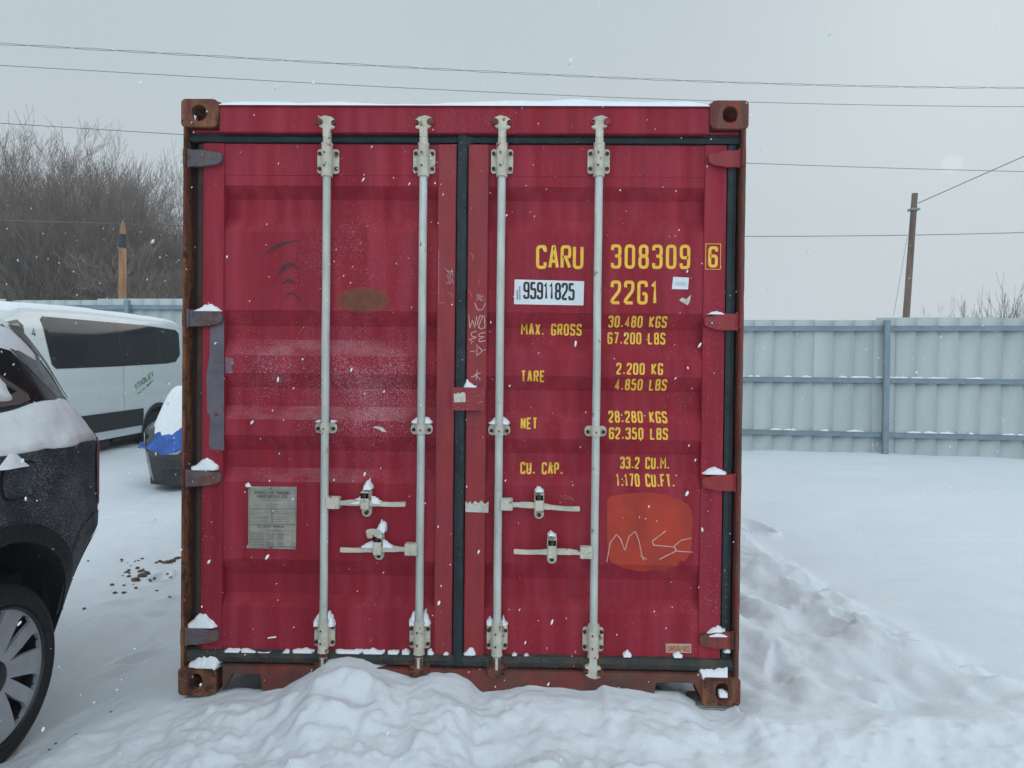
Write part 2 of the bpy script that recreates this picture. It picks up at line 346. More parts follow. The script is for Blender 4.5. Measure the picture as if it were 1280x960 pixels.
# ================================================================== GROUND
BASE = -.12
FACE = [(-2.2, -.10), (-1.6, -.07), (-1.25, -.02)] + [(D(a, b, 0)[0], D(a, b, 0)[1]) for a, b in
        ((285, 866), (300, 864), (330, 866), (352, 862), (372, 852), (390, 842), (410, 829), (430, 826), (452, 827), (470, 836), (492, 840),
         (516, 846), (532, 841), (545, 838), (570, 840), (588, 851), (602, 866), (625, 861), (645, 857), (670, 855),
         (700, 860), (730, 866), (745, 866), (754, 860), (775, 865), (818, 867), (850, 868), (880, 888), (905, 890), (930, 880))] + [(1.6, .02), (2.3, .06), (3.0, -.06), (4, -.1)]
FX = np.array([p[0] for p in FACE]); FZ = np.array([p[1] for p in FACE])
def ground_z(x, y):
    x = np.asarray(x, float); y = np.asarray(y, float)
    rise = sstep(y, 3, 12.5)*.20
    base = BASE+rise+fbm(x*.35, y*.35, 3, 11)*.04*sstep(np.abs(y)+np.abs(x)*.5, .5, 3)
    base = base+fbm(x*1.4, y*1.1, 4, 3)*.028+fbm(x*.7, y*4.5, 3, 13)*.010*sstep(x, 2, 3.2)
    # mound pushed against the doors
    f = np.interp(x, FX, FZ)
    lump = fbm(x*3.2, y*2.6, 4, 21)*.055+fbm(x*8, y*7, 4, 31, .6)*.026
    ridged = (1-np.abs(fbm(x*2.1+.4*y, y*2.4, 3, 41)))
    k = sstep(-y, 0.02, 1.1)
    front = (f+.012*fbm(x*9, y*9, 3, 8))*(1-k)+(base+.05)*k+lump*(.25+.75*sstep(-y, .02, .25))*sstep(x, -2.4, -1.0)+(ridged-.8)*.018*sstep(-y, .05, .4)*sstep(x, -1.2, -.2)
    front = front-.085*sstep(-x, 1.40, 1.85)*(1-sstep(np.abs(y+.2), .9, 1.6))
    under = -.10+fbm(x*6, y*6, 3, 5)*.03
    inside = ((x > -1.20) & (x < 1.20))
    behind = np.where(inside, front+(under-front)*sstep(y, .05, .16), 0)
    # left yard, and the bank along the right wall
    left = -.085*sstep(-x, 1.40, 1.85)*(1-sstep(np.abs(y+.2), .9, 1.6))+base+(np.interp(x, FX, FZ)-BASE)*sstep(x, -2.0, -1.25)*(1-sstep(y, 0, 1.2))*.8+fbm(x*4, y*3, 3, 61)*.016
    xc = np.interp(y, [-1, .2, 1.65, 3.5, 6, 9], [2.75, 2.66, 2.50, 2.34, 2.2, 2.0])
    on = sstep(x, 1.15, 1.4)*(1-sstep(x, xc-.06, xc+.10))
    crest = .085*np.exp(-((x-xc+.14)/.2)**2)*(x < xc+.3)
    lumps = fbm(x*3.0-.4*y, y*1.9+x*.5, 3, 71, .45)*.095+(1-np.abs(fbm(x*2.0, y*1.5, 2, 83, .4))*2.0)*.03+fbm(x*6, y*4, 3, 91)*.010
    bank = base+on*(.03+lumps)+crest*(.55+.9*vnoise(x*.5, y*2.3, 99))
    fade = 1-sstep(y, 6, 9)
    right = base+(bank-base)*fade
    flat = base
    z = np.where(y < 0, front, np.where(x < -1.20, left, np.where(x > 1.20, right, behind)))
    # blend across y = 0 outside the container
    t = sstep(y, -.25, .25)
    zl = front*(1-t)+left*t; zr = front*(1-t)+right*t
    z = np.where(x <= -1.21, zl, z); z = np.where(x >= 1.21, zr+0*flat, z)
    far = sstep(np.hypot(x, y), 16, 40)
    return z*(1-far)+(.03)*far
def hollow(z, x, y, cx, cy, a, b, ang, dep):
    c, s = math.cos(ang), math.sin(ang); u = (x-cx)*c+(y-cy)*s; v = -(x-cx)*s+(y-cy)*c
    r2 = (u/a)**2+(v/b)**2
    return z-dep*np.exp(-r2*1.5)+dep*.3*np.exp(-((np.sqrt(r2)-1.5)/.35)**2)
def axis(a, b, st, lo, hi, g=1.09):
    v = list(np.arange(a, b, st)); s_ = st; p = v[-1]
    while p < hi: s_ *= g; p += s_; v.append(p)
    s_ = st; p = v[0]; l_ = []
    while p > lo: s_ *= g; p -= s_; l_.append(p)
    return np.array(l_[::-1]+v)
gx = axis(-2.6, 3.4, .0125, -130, 130, 1.035); gy = axis(-1.1, 4.2, .0125, -90, 130, 1.03)
GX, GY = np.meshgrid(gx, gy, indexing='ij'); GZ = ground_z(GX, GY)
trod = sstep(fbm(GX*1.7, GY*1.7, 3, 210), -.25, .15)*sstep(GX, -1.6, -.9)*(1-sstep(GY, 3, 5))*(1-sstep(GX, 2.2, 2.7))*(1-.5*sstep(GY, 0, .5))
trod = trod*np.where(GX > 1.25, .3, 1)
trod = trod*np.where((np.abs(GX) < 1.25) & (GY < .1), sstep(-GY, .02, .22)*.85+.15, 1)
GZ = GZ+trod*(np.maximum(vnoise(GX*19, GY*19, 201)-.60, 0)*.05+np.maximum(vnoise(GX*37+5, GY*37, 203)-.58, 0)*.026)
for px, py, a, b, an, dp_ in ((195, 650, .12, .06, .6, .03), (150, 640, .14, .07, .3, .025), (560//4+60, 712, .05, .12, .2, .03), (185, 800, .11, .05, .5, .03), (150, 815, .1, .05, .9, .02),
                              (215, 760, .12, .05, .1, .02), (120, 870, .1, .05, .7, .02), (165, 745, .15, .05, .4, .02), (940, 655, .1, .25, .1, .05), (960, 662, .06, .09, 0, .04)):
    d = ray(px, py); p = CAM+d*((-.09-CAM[2])/d[2]); GZ = hollow(GZ, GX, GY, p[0], p[1], a, b, an, dp_*1.6)
GZ = hollow(GZ, GX, GY, -.42, -.22, .10, .07, 0, .05)
def scarp(z, px, py, a, b, ang, dep):
    d = ray(px, py); p = CAM+d*((-.03-CAM[2])/d[2]); c, s = math.cos(ang), math.sin(ang)
    u = (GX-p[0])*c+(GY-p[1])*s; v = -(GX-p[0])*s+(GY-p[1])*c; n_ = fbm(GX*14, GY*14, 3, 55)*.25
    body = (1-sstep(np.abs(u/a)+n_, .45, 1.0))*(1-sstep(v/b+n_*.6, .75, 1.0))*sstep(v/b, -2.6, .55)
    return z-dep*body
for px, py, a_, b_, an, dp_ in ((945, 682, .30, .10, 1.75, .055), (975, 700, .14, .08, 1.7, .04), (1018, 722, .20, .13, 1.75, .07), (1045, 742, .12, .07, 1.8, .05), (1082, 770, .26, .11, 1.7, .06), (1120, 790, .16, .08, 1.7, .05),
                                (1198, 812, .16, .12, 1.65, .06), (1235, 838, .12, .09, 1.6, .05), (1085, 830, .05, .04, 1.2, .03), (1080, 866, .05, .03, .9, .03), (960, 655, .10, .05, 1.6, .04), (1010, 760, .35, .16, 1.9, .05), (990, 820, .25, .12, 1.2, .045), (1130, 880, .18, .10, .9, .04)):
    GZ = scarp(GZ, px, py, a_, b_, an, dp_)
m_snow = M('snow', (.745, .785, .825), .9, var=.015, vs=1.5, spec=.2)
n = m_snow.node_tree.nodes; l = m_snow.node_tree.links
b1 = n.new('ShaderNodeBump'); b1.inputs['Strength'].default_value = .5; b1.inputs['Distance'].default_value = .012
t1 = n.new('ShaderNodeTexNoise'); t1.inputs['Scale'].default_value = 30; t1.inputs['Detail'].default_value = 7; t1.inputs['Roughness'].default_value = .62
tq = n.new('ShaderNodeTexCoord'); l.new(tq.outputs['Object'], t1.inputs['Vector']); l.new(t1.outputs[0], b1.inputs['Height'])
t2 = n.new('ShaderNodeTexNoise'); t2.inputs['Scale'].default_value = 170; t2.inputs['Detail'].default_value = 3; l.new(tq.outputs['Object'], t2.inputs['Vector'])
b2 = n.new('ShaderNodeBump'); b2.inputs['Strength'].default_value = .45; b2.inputs['Distance'].default_value = .004; l.new(t2.outputs[0], b2.inputs['Height']); l.new(b1.outputs[0], b2.inputs['Normal'])
l.new(b2.outputs[0], n['Principled BSDF'].inputs['Normal'])
grid_mesh('ground', np.stack([GX, GY, GZ], -1), m_snow, kind='structure', label='white lumpy snow covering the whole yard')
def gz(x, y): return float(ground_z(np.array([x]), np.array([y]))[0])

# ================================================================== CONTAINER
box_ = empty('shipping_container', (0, 0, 0), 'dark red steel shipping container seen from its closed double doors', 'shipping container')
XL, XR, H = -1.219, 1.219, 2.591
Y0, YI = .045, .086                      # outer and recessed skin of the doors
prof = []
for py, dep in ((167.5, 0), (180, 0), (219, 0), (219.6, .002), (232, .002), (250, 1), (272, 1), (290, .002), (388, .002), (408, 1), (425, 1), (445, .002), (467, .002), (485, 1),
                (508, 1), (525, .002), (545, .002), (563, 1), (585, 1), (603, .002), (700, .002), (718, 1), (742, 1), (760, .002), (770.6, .002), (771.2, 0), (832, 0)):
    d_ = dep if dep in (0, 1) else 0
    z_ = Z(py, 400, Y0+(YI-Y0)*d_)
    prof.append((z_, Y0+(YI-Y0)*d_+(dep if 0 < dep < 1 else 0)))
PZ = np.array([p[0] for p in prof])[::-1]; PY = np.array([p[1] for p in prof])[::-1]
def skin(z): return float(np.interp(z, PZ, PY))
BREAK = [z for z in PZ if .3 < z < 2.3]
def xpx(px, top=200, bot=780, Y=Y0, off=0):          # mean of a vertical edge measured at its top and bottom
    a, b = px; return (D(a, top, Y)[0]+D(b, bot, Y)[0])/2
xa = xpx((255.5, 252)); xb = xpx((280.5, 278)); xc_ = xpx((548, 543)); xd = xpx((570.5, 566))
xe = xpx((586.5, 579.5)); xf = xpx((611.5, 605)); xg = xpx((882.5, 872)); xh = xpx((908, 900))
zt, zb = Z(181), Z(824)
NX = 6
def panel(name, x0, x1, par):
    xs = np.linspace(x0, x1, NX)
    keep = [(z, y) for z, y in zip(PZ, PY) if zb < z < zt]; keep = [(zb, Y0)]+keep+[(zt, Y0)]
    mb = MB(); cols = [[mb.bm.verts.new((x_, y, z)) for z, y in keep] for x_ in xs]
    for a, b in zip(cols, cols[1:]):
        for i in range(len(a)-1): mb.bm.faces.new([a[i], b[i], b[i+1], a[i+1]])
    return mb
doors = []
for s_, (p0, p1, p2, p3) in enumerate(((xa, xb, xc_, xd), (xe, xf, xg, xh))):
    mb = panel('door', p1, p2, box_)
    for q0, q1 in ((p0, p1), (p2, p3)): mb.box(q0, q1, Y0-.006, .10, zb, zt)
    mb.box(p0, p3, .10, .112, zb, zt)
    dr = mb.build('door', (m_redl, m_red)[s_], box_, recalc=True, label=('left door leaf with the grey data plate' if s_ == 0 else 'right door leaf with the yellow markings'))
    for p in dr.data.polygons: p.use_smooth = False
    doors.append(dr)
DL, DR = doors
# mid frame members are painted a touch brighter: thin cover strips
for q0, q1, dr in ((xc_, xd, DL), (xe, xf, DR)):
    MB().box(q0+.002, q1-.001, Y0-.012, Y0-.0065, zb+.003, zt-.003).build('cover_strip', m_redframe, dr, bevel=.002)
# gaskets
def gasket(x0, x1, z0, z1, par, mt=m_gasket, y0=.036, axis_='x'):
    mb = MB(); k = 6
    if axis_ == 'x':
        n_ = 40; pr = [(z0, y0+.02), (z0+(z1-z0)*.12, y0), (z0+(z1-z0)*.5, y0-.006), (z0+(z1-z0)*.88, y0), (z1, y0+.02), (z1, .11), (z0, .11)]
        R_ = []
        for i in range(n_+1):
            t = i/n_; xx = x0+(x1-x0)*t; j = (rng.random()-.5)*.0025
            R_.append([mb.bm.verts.new((xx, y, z+(j if q in (0, 1, 3, 4) else 0))) for q, (z, y) in enumerate(pr)])
    else:
        n_ = 60; pr = [(x0, y0+.02), (x0+(x1-x0)*.12, y0), (x0+(x1-x0)*.5, y0-.005), (x0+(x1-x0)*.88, y0), (x1, y0+.02), (x1, .11), (x0, .11)]
        R_ = []
        for i in range(n_+1):
            zz = z0+(z1-z0)*i/n_; j = (rng.random()-.5)*.002
            R_.append([mb.bm.verts.new((x_+(j if q in (0, 1, 3, 4) else 0), y, zz)) for q, (x_, y) in enumerate(pr)])
    for A, B in zip(R_, R_[1:]):
        for i in range(7): mb.bm.faces.new([A[i], A[(i+1) % 7], B[(i+1) % 7], B[i]])
    mb.bm.faces.new(R_[0]); mb.bm.faces.new(R_[-1][::-1])
    return mb.build('gasket', mt, par, recalc=True)
gl = xpx((246.5, 242)); gr = xpx((922, 913.5)); xm0 = xpx((570.5, 566.5)); xm1 = xpx((586.2, 579.3))
xp0 = xpx((238, 233)); xp1 = xpx((924, 916))
xmm = (xm0+xm1)/2
gasket(xp0+.004, xmm, Z(180.6), Z(167.5), DL); gasket(xmm, xp1-.003, Z(180.6), Z(167.5), DR)
gasket(xp0+.004, xmm, Z(833), Z(815.5), DL, m_gasketb, .030); gasket(xmm, xp1-.003, Z(833), Z(815.5), DR, m_gasketb, .030)
gasket(xm0, xm1, Z(830), Z(168.5), DR, y0=.024, axis_='z')
gasket(gl, xa-.001, Z(816), Z(181.2), DL, m_brown, y0=.052, axis_='z'); gasket(xh+.001, gr, Z(816), Z(181.2), DR, y0=.040, axis_='z')
# the bulge where the seals meet over the doors
mb = MB(); cx0 = D(583, 172)[0]; mb.lathe([(-.020, .001), (-.018, .02), (-.006, .034), (.01, .036), (.03, .036)], (cx0, .045, Z(176.5)), 20, 'y')
mb.build('gasket_joint', m_gasket, DR, smooth=True)

# castings
def oval(cx, cz, a, b, n_=20, p=2.4):
    o = []
    for k in range(n_):
        t = k*2*math.pi/n_; c, s = math.cos(t), math.sin(t)
        o.append((cx+a*math.copysign(abs(c)**(2/p), c), cz+b*math.copysign(abs(s)**(2/p), s)))
    return o
def casting(sx, top, yy=0, flip=1, mt=m_rust):
    W_, Hh, Dp = .165, .122, .178
    z0, z1 = (H-Hh, H) if top else (0, Hh)
    xo = XL if sx < 0 else XR; xi = xo+W_*(1 if sx < 0 else -1); x0, x1 = min(xo, xi), max(xo, xi)
    r = .018; out = []
    for cx, cz, a0 in ((x1, z1, 0), (x0, z1, 90), (x0, z0, 180), (x1, z0, 270)):
        outer_corner = (abs(cx-xo) < 1e-6); q = r if outer_corner or not top else r*1.6
        ccx = cx-math.copysign(q, cx-(x0+x1)/2); ccz = cz-math.copysign(q, cz-(z0+z1)/2)
        for t in (0, 30, 60, 90): out.append((ccx+q*math.cos(R(a0+t)), ccz+q*math.sin(R(a0+t))))
    hx = xo+(.079 if sx < 0 else -.079); hz = (z0+z1)/2
    hole = oval(hx, hz, .028 if not top else .031, .036 if not top else .034)
    mb = MB(); e = .022
    mb.plate(out, [hole], yy, yy+e*flip)
    ya, yb = sorted((yy+(e+.0005)*flip, yy+Dp*flip)); ins = .004
    mb.box(x0+ins, x1-ins, ya, yb, z1-.03, z1-ins); mb.box(x0+ins, x1-ins, ya, yb, z0+ins, z0+.026)
    xin = xi; a_, b_ = sorted((xin, xin+(.02 if xin < xo else -.02))); mb.box(a_+ins*.5, b_-ins*.5, ya, yb, z0+.0262, z1-.0302)
    # outer side: four bars round the side hole
    a_, b_ = sorted((xo, xo+(.018 if xo < xin else -.018)))
    a_ += ins*.3; b_ -= ins*.3
    yq = (yb-ya)
    mb.box(a_, b_, ya, ya+yq*.22, z0+.0262, z1-.0302); mb.box(a_, b_, ya+yq*.72, yb, z0+.0262, z1-.0302)
    mb.box(x0+.02, x1-.02, ya+yq*.9, yb-.001, z0+.0264, z1-.0304)
    return mb.build('corner_casting', mt, box_, bevel=.0035)
casting(-1, True); casting(1, True, mt=m_rustred); casting(-1, False); casting(1, False)
for sx in (-1, 1):
    for tp in (True, False): casting(sx, tp, 6.058, -1)
# corner posts
zpt, zpb = H-.122, .122
for s, x0, x1, mt in ((-1, XL+.006, xp0, m_rust), (1, xp1, XR-.006, m_rustred)):
    mb = MB(); n_ = 60; zs = np.linspace(zpb, zpt, n_)
    R_ = []
    for z_ in zs:
        j = (rng.random()-.5)*.0016
        R_.append([mb.bm.verts.new(v) for v in ((x0+(j if s > 0 else 0)*0, .012, z_), (x0+.006, .004, z_), (x1-.006+j, .004, z_), (x1+j, .012, z_), (x1, .125, z_), (x0, .125, z_))])
    for A, B in zip(R_, R_[1:]):
        for i in range(6): mb.bm.faces.new([A[i], A[(i+1) % 6], B[(i+1) % 6], B[i]])
    mb.bm.faces.new(R_[0]); mb.bm.faces.new(R_[-1][::-1])
    if s < 0: mb.box(x1-.002, xa+.03, .113, .135, zpb, zpt)
    else: mb.box(xh-.03, x0+.002, .113, .135, zpb, zpt)
    mb.build('corner_post', mt, box_)
    mb = MB()
    if s < 0: mb.box(x1, gl, .088, .112, zpb+.02, zpt-.02)
    else: mb.box(gr, x0, .088, .112, zpb+.02, zpt-.02)
    mb.build('post_channel', m_dark, box_)
# header, sill, walls, roof, floor
hx0, hx1 = XL+.165, XR-.165
mb = MB(); mb.box(hx0, hx1, .006, .13, Z(166.5, 578, .006), Z(134, 578, .006)); mb.box(hx0+.001, hx1-.001, .001, .15, Z(133.9, 578, 0), Z(131.6, 578, 0))
mb.box(XL+.03, XL+.165, .03, .13, Z(166.5, 578, .03)-.003, H-.123); mb.box(XR-.165, XR-.03, .03, .13, Z(166.5, 578, .03)-.003, H-.123)
mb.build('door_header', m_red, box_, bevel=.003)
P0 = lambda px, py: D(px, py, .012)
sill = [P0(278, 834), P0(278, 864), P0(291, 842.5), P0(325, 843), P0(328, 864), P0(578, 866), P0(818, 868), P0(820, 853.5), P0(867, 854), P0(880, 880), P0(884, 838)]
sill[0] = (sill[0][0], Z(833.5)); sill[-1] = (sill[-1][0], Z(833.5))
mb = MB(); mb.plate(sill, [], .012, .05)
mb.box(XL+.03, sill[0][0]-.001, .03, .1, .124, Z(833.5)); mb.box(sill[-1][0]+.001, XR-.03, .03, .1, .124, Z(833.5))
mb.build('door_sill', m_sill, box_, bevel=.0015)
mb = MB(); mb.box(XL+.04, XR-.04, .06, 6.0, .125, .16)
for yy in np.arange(.4, 6, .4): mb.box(XL+.06, XR-.06, yy, yy+.05, .04, .1245)
mb.build('underframe', m_dark, box_)
for s in (-1, 1):
    x_out = s*(1.219-.004)
    mb = MB(); mb.box(*sorted((x_out, x_out-s*.05)), .18, 5.88, 0.03, .16); mb.box(*sorted((x_out, x_out-s*.05)), .18, 5.88, 2.52, 2.575)
    mb.build('side_rail', m_rustred, box_, bevel=.003)
    ys = []; y_ = .126
    while y_ < 5.93:
        for dy, dx in ((0, 0), (.072, 0), (.14, 1), (.212, 1)): ys.append((y_+dy, dx))
        y_ += .28
    P = np.zeros((len(ys), 2, 3))
    for i, (yy, dx) in enumerate(ys): P[i, :, 0] = x_out-s*(.006+.036*dx); P[i, :, 1] = min(yy, 5.93); P[i, 0, 2] = .16; P[i, 1, 2] = 2.52
    grid_mesh('side_wall', P, m_side, box_, smooth=False)
mb = MB(); mb.box(XL+.02, XR-.02, .14, 5.95, 2.545, 2.562); mb.build('roof', m_red, box_)
mb = MB(); mb.box(XL+.02, XR-.02, 5.95, 6.03, .13, 2.56); mb.build('end_wall', m_red, box_)
# hinges
def hinge(side, py, rusty):
    par = DL if side < 0 else DR
    mb = MB()
    if side < 0:
        pts = [(237, -10), (252, -10), (264, -7.5), (275, -6.5), (278, -3), (277, 5), (272, 8), (260, 10), (250, 11), (237, 11)]
        ref = {197: 0, 397: 0, 597: -2, 795: -5}[py]
        out = [D(a+ref, py+b, .02) for a, b in pts]
    else:
        ref = {198: 0, 402: -5, 603: -8, 800: -11}[py]
        pts = [(925, -10), (905, -10), (896, -7), (888, -6.5), (885, -3), (886, 5), (893, 8.5), (908, 11), (925, 11)]
        out = [D(a+ref, py+b, .02) for a, b in pts][::-1]
    zc = sum(p[1] for p in out)/len(out)
    mb.plate(out, [], .018, .039)
    xx = (xp0+.006) if side < 0 else (xp1-.006)
    mb.tube([(xx, .022, zc-.040), (xx, .022, zc+.040)], .008, 10)
    mb.build('hinge', m_hinge if rusty == 0 else (m_redframe if rusty == 1 else m_rustred), par, bevel=.002,
             label=('grey rust-edged hinge on the left door' if side < 0 else None))
    mb = MB()
    if side < 0: mb.box(XL+.0085, xp0+.001, .0, .05, zc-.036, zc+.036)
    else: mb.box(xp1-.001, XR-.0085, .0, .05, zc-.036, zc+.036)
    mb.build('hinge_lug', m_rust if side < 0 else m_rustred, par, bevel=.002)
    return zc
hl = [hinge(-1, p, 0) for p in (197, 397, 597, 795)]; hr_ = [hinge(1, p, q) for p, q in ((198, 1), (402, 1), (603, 1), (800, 2))]

# lock rods
def roundrect(x0, x1, z0, z1, r):
    out = []
    for cx, cz, a0 in ((x1-r, z1-r, 0), (x0+r, z1-r, 90), (x0+r, z0+r, 180), (x1-r, z0+r, 270)):
        for t in (0, 22, 45, 68, 90): out.append((cx+r*math.cos(R(a0+t)), cz+r*math.sin(R(a0+t))))
    return out
YR = .012
rodx = [((408.8, 404.2)), ((529.6, 523.8)), ((628.0, 620.6)), ((749.4, 741.2))]
rods = []
for i, (ta, tb) in enumerate(rodx):
    x_ = (D(ta, 240, YR)[0]+D(tb, 760, YR)[0])/2
    rz_t, rz_b = Z(150, 578, YR), Z(842, 578, YR)
    side = (1, -1, 1, -1)[i]                            # handle goes this way
    e_ = MB().tube([(x_+(rng.random()-.5)*.0012, YR, z_) for z_ in np.linspace(Z(835, 578, YR), Z(165, 578, YR), 14)], .0172, 18)
    rod = e_.build('lock_rod', m_zinc, box_, smooth=True, angle=.9, label='upright pale lock rod, number %s from the left door edge' % ('one', 'two', 'three', 'four')[i])
    rods.append((x_, rod))
    def brk(z0, z1, hw, r, bolts, sleeve=True, tall=0):
        mb = MB(); mb.plate(roundrect(x_-hw, x_+hw, z0, z1, r), [], .030, .0385)
        if sleeve:
            mb.tube([(x_, YR, z0-tall), (x_, YR, z1+tall)], .0232, 16)
            for q in (z0-tall+.001, z1+tall-.001): mb.tube([(x_, YR, q-.004), (x_, YR, q+.004)], .0250, 16)
        o = mb.build('rod_bracket', m_cream, rod, bevel=.0012)
        for bx, bz in bolts: MB().tube([(bx, .0305, bz), (bx, .022, bz)], .0085, 6).build('bolt', m_bolt, rod)
        for q in (z0+.025, z1-.025): MB().tube([(x_-.006, YR-.02, q), (x_-.006, YR-.0265, q)], .0042, 6).build('grease_nipple', m_bolt, rod)
    zA, zB = Z(217, ta, .03), Z(186.5, ta, .03)
    bx = .0365
    brk(zA, zB, .0475, .012, [(x_-bx, zA+.02), (x_+bx, zA+.02), (x_-bx, zB-.02), (x_+bx, zB-.02)], True, .016)
    zm = Z(536.5, 578, .03)
    mb = MB(); mb.plate(roundrect(x_-.047, x_+.047, zm-.024, zm+.022, .018), [], .026, .0385); mb.tube([(x_, YR-.004, zm-.022), (x_, YR-.004, zm+.020)], .0205, 14)
    mb.build('rod_bracket', m_cream, rod, bevel=.002)
    for q in (-1, 1): MB().tube([(x_+q*.034, .0265, zm-.004), (x_+q*.034, .017, zm-.004)], .0088, 6).build('bolt', m_bolt, rod)
    MB().tube([(x_, YR-.02, zm-.004), (x_, YR-.027, zm-.004)], .004, 6).build('grease_nipple', m_bolt, rod)
    zA, zB = Z(811, 578, .03), Z(781, 578, .03)
    brk(zA, zB, .045, .012, [(x_-bx, zA+.02), (x_+bx, zA+.02), (x_-bx, zB-.02), (x_+bx, zB-.02)], True, .016)
    # cam heads
    for top in (1, -1):
        zc = Z(155, ta, YR) if top > 0 else Z(838, tb, YR); s = top
        mb = MB()
        sh = [(-.016, -.06), (-.016, -.022), (-.030, -.016), (-.036, -.006), (-.019, -.002), (-.019, .010), (-.036, .014), (-.034, .024), (-.008, .033), (.018, .027), (.036, .014), (.038, .002),
              (.021, .002), (.021, -.010), (.036, -.012), (.034, -.022), (.017, -.026), (.016, -.06)]
        sg = 1 if (i % 2 == 0) else -1
        mb.plate([(x_+a*sg, zc+b*s) for a, b in sh], [], YR-.016, YR+.014)
        mb.tube([(x_, YR, zc-.058*s), (x_, YR, zc-.10*s)], .0185, 12)
        mb.build('cam_latch', m_cream if (top > 0 or i == 3) else m_keeper, rod, bevel=.003)
        mb = MB()
        for q in (-1, 1):
            mb.tube([(x_+q*.030, YR-.022+(.006 if q*sg > 0 else 0), zc+.004*s), (x_+q*.030, .045, zc+.004*s)], .015 if q*sg < 0 else .010, 9)
        mb.box(x_-.045, x_+.045, .026, .044, zc-.025, zc+.028)
        mb.build('cam_keeper', m_keeper if (top < 0 or i != 3) else m_redframe, rod, bevel=.0015)
    # handle: pixel data (hub x0,x1 ; tip ; y ; retainer x)
    hub0, hub1, tip, hy, ty, rx, ry = ((411, 424.5, 508, 629, 630, 458, 627.5), (519.5, 506, 424, 687, 687, 473.5, 681.5),
                               (628, 641, 726, 631, 636, 674, 630), (738, 725, 641, 691, 689, 690, 686))[i]
    YH = .0
    zh = Z(hy, 0.5*(hub0+tip), YH); ztip = Z(ty, 0.5*(hub0+tip), YH); X = lambda p: D(p, hy, YH)[0]
    mb = MB(); a_, b_ = sorted((x_+.010*side, X(hub1)))
    zh = D(hub1, hy, YH)[1]; ztip = D(tip, ty, YH)[1]; xt = X(tip); xhb = X(hub1)
    mb.box(a_, b_, -.012, .030, zh-.024, zh+.027)
    mb.build('handle_hub', m_cream, rod, bevel=.003)
    mb = MB()
    n_ = 12; R_ = []
    for k in range(n_+1):
        t = k/n_; xx = xhb-side*.004+(xt-xhb)*t; zz = zh+(ztip-zh)*t
        hgt = .013 if t < .55 else (.010 if t < .9 else .0105)
        if t < .1: hgt = .010
        zz += (.003*math.sin(t*6))
        R_.append([mb.bm.verts.new((xx, -.004, zz-hgt)), mb.bm.verts.new((xx, -.004, zz+hgt)), mb.bm.verts.new((xx, .008, zz+hgt)), mb.bm.verts.new((xx, .008, zz-hgt))])
    for A, B in zip(R_, R_[1:]):
        for q in range(4): mb.bm.faces.new([A[q], A[(q+1) % 4], B[(q+1) % 4], B[q]])
    mb.bm.faces.new(R_[0]); mb.bm.faces.new(R_[-1][::-1])
    mb.build('door_handle', m_cream if i != 0 else m_cream, rod, bevel=.002)
    xr, zr = D(rx, ry, .02)
    mb = MB(); mb.plate(roundrect(xr-.0215, xr+.0215, zr-.066, zr+.064, .021), [], .026, .039)
    mb.box(xr-.017, xr+.017, -.018, -.0065, zh-.022, zr+.05); mb.box(xr-.017, xr+.017, -.018, .026, zr+.020, zr+.046)
    mb.build('handle_retainer', m_cream, rod, bevel=.003)
    MB().tube([(xr, -.0185, zr+.034), (xr, -.025, zr+.034)], .010, 6).build('bolt', m_bolt, rod); MB().tube([(xr, .0255, zr-.048), (xr, .019, zr-.048)], .0095, 6).build('bolt', m_bolt, rod)
    if i == 1:
        mb = MB(); mb.plate([D(a, b, -.03) for a, b in ((457, 664), (459, 662), (466, 661), (475, 663), (478, 670), (476, 674), (470, 672), (466, 668), (465, 673), (459, 673))], [], -.03, -.022)
        mb.build('handle_retainer', m_cream, rod, bevel=.002)

# central seal plate and door writing
mb = MB(); x0, z0 = D(564.5, 513, .0); x1, z1 = D(606, 484.5, .0)
mb.plate(roundrect(x0, x1, z0, z1, .006), [], .004, .012); mb.box(x0+.06, x1-.005, .0125, .04, z0+.01, z1-.01); mb.build('seal_plate', m_redframe, DR, bevel=.002)
def flat(name, pts, Y, mt, par, drape=True, off=.0, **kw):
    """thin sheet following the door skin"""
    bm = bmesh.new(); vs_ = [bm.verts.new((p[0], 0, p[1])) for p in pts]; bm.faces.new(vs_)
    if drape:
        for b in BREAK:
            bmesh.ops.bisect_plane(bm, geom=bm.verts[:]+bm.edges[:]+bm.faces[:], plane_co=(0, 0, b), plane_no=(0, 0, 1))
        for v in bm.verts: v.co.y = skin(v.co.z)-off
    else:
        for v in bm.verts: v.co.y = Y
    bmesh.ops.recalc_face_normals(bm, faces=bm.faces)
    me = bpy.data.meshes.new(name); bm.to_mesh(me); bm.free()
    return new_obj(name, me, mt, par, **kw)
def strokes(name, polys, wd, mt, par, Y=None, off=.0015, **kw):
    bm = bmesh.new(); geo = []
    for i, (pts, cl) in enumerate(polys):
        ribbon(bm, pts, cl, wd, lambda x_, z_, d: (x_, d, z_), dy=-i*.00006)
    if Y is None:
        for b in BREAK:
            bmesh.ops.bisect_plane(bm, geom=bm.verts[:]+bm.edges[:]+bm.faces[:], plane_co=(0, 0, b), plane_no=(0, 0, 1))
        for v in bm.verts: v.co.y += skin(v.co.z)-off
    else:
        for v in bm.verts: v.co.y += Y-off
    me = bpy.data.meshes.new(name); bm.to_mesh(me); bm.free()
    return new_obj(name, me, mt, par, **kw)
def mark(s, u0, v0, u1, v1, wd=.0085, name='marking', gap=.85):
    x0, z0 = D(u0, v1); x1, z1 = D(u1, v0)
    strokes(name, layout(s, x0, x1, z0, z1, wd, gap), wd, m_yel, DR)
mark('CARU', 669.9, 306.7, 729.6, 336, .0135, 'serial_lettering', .62); mark('308309', 763.4, 306, 863, 335.7, .0135, 'serial_lettering', .85)
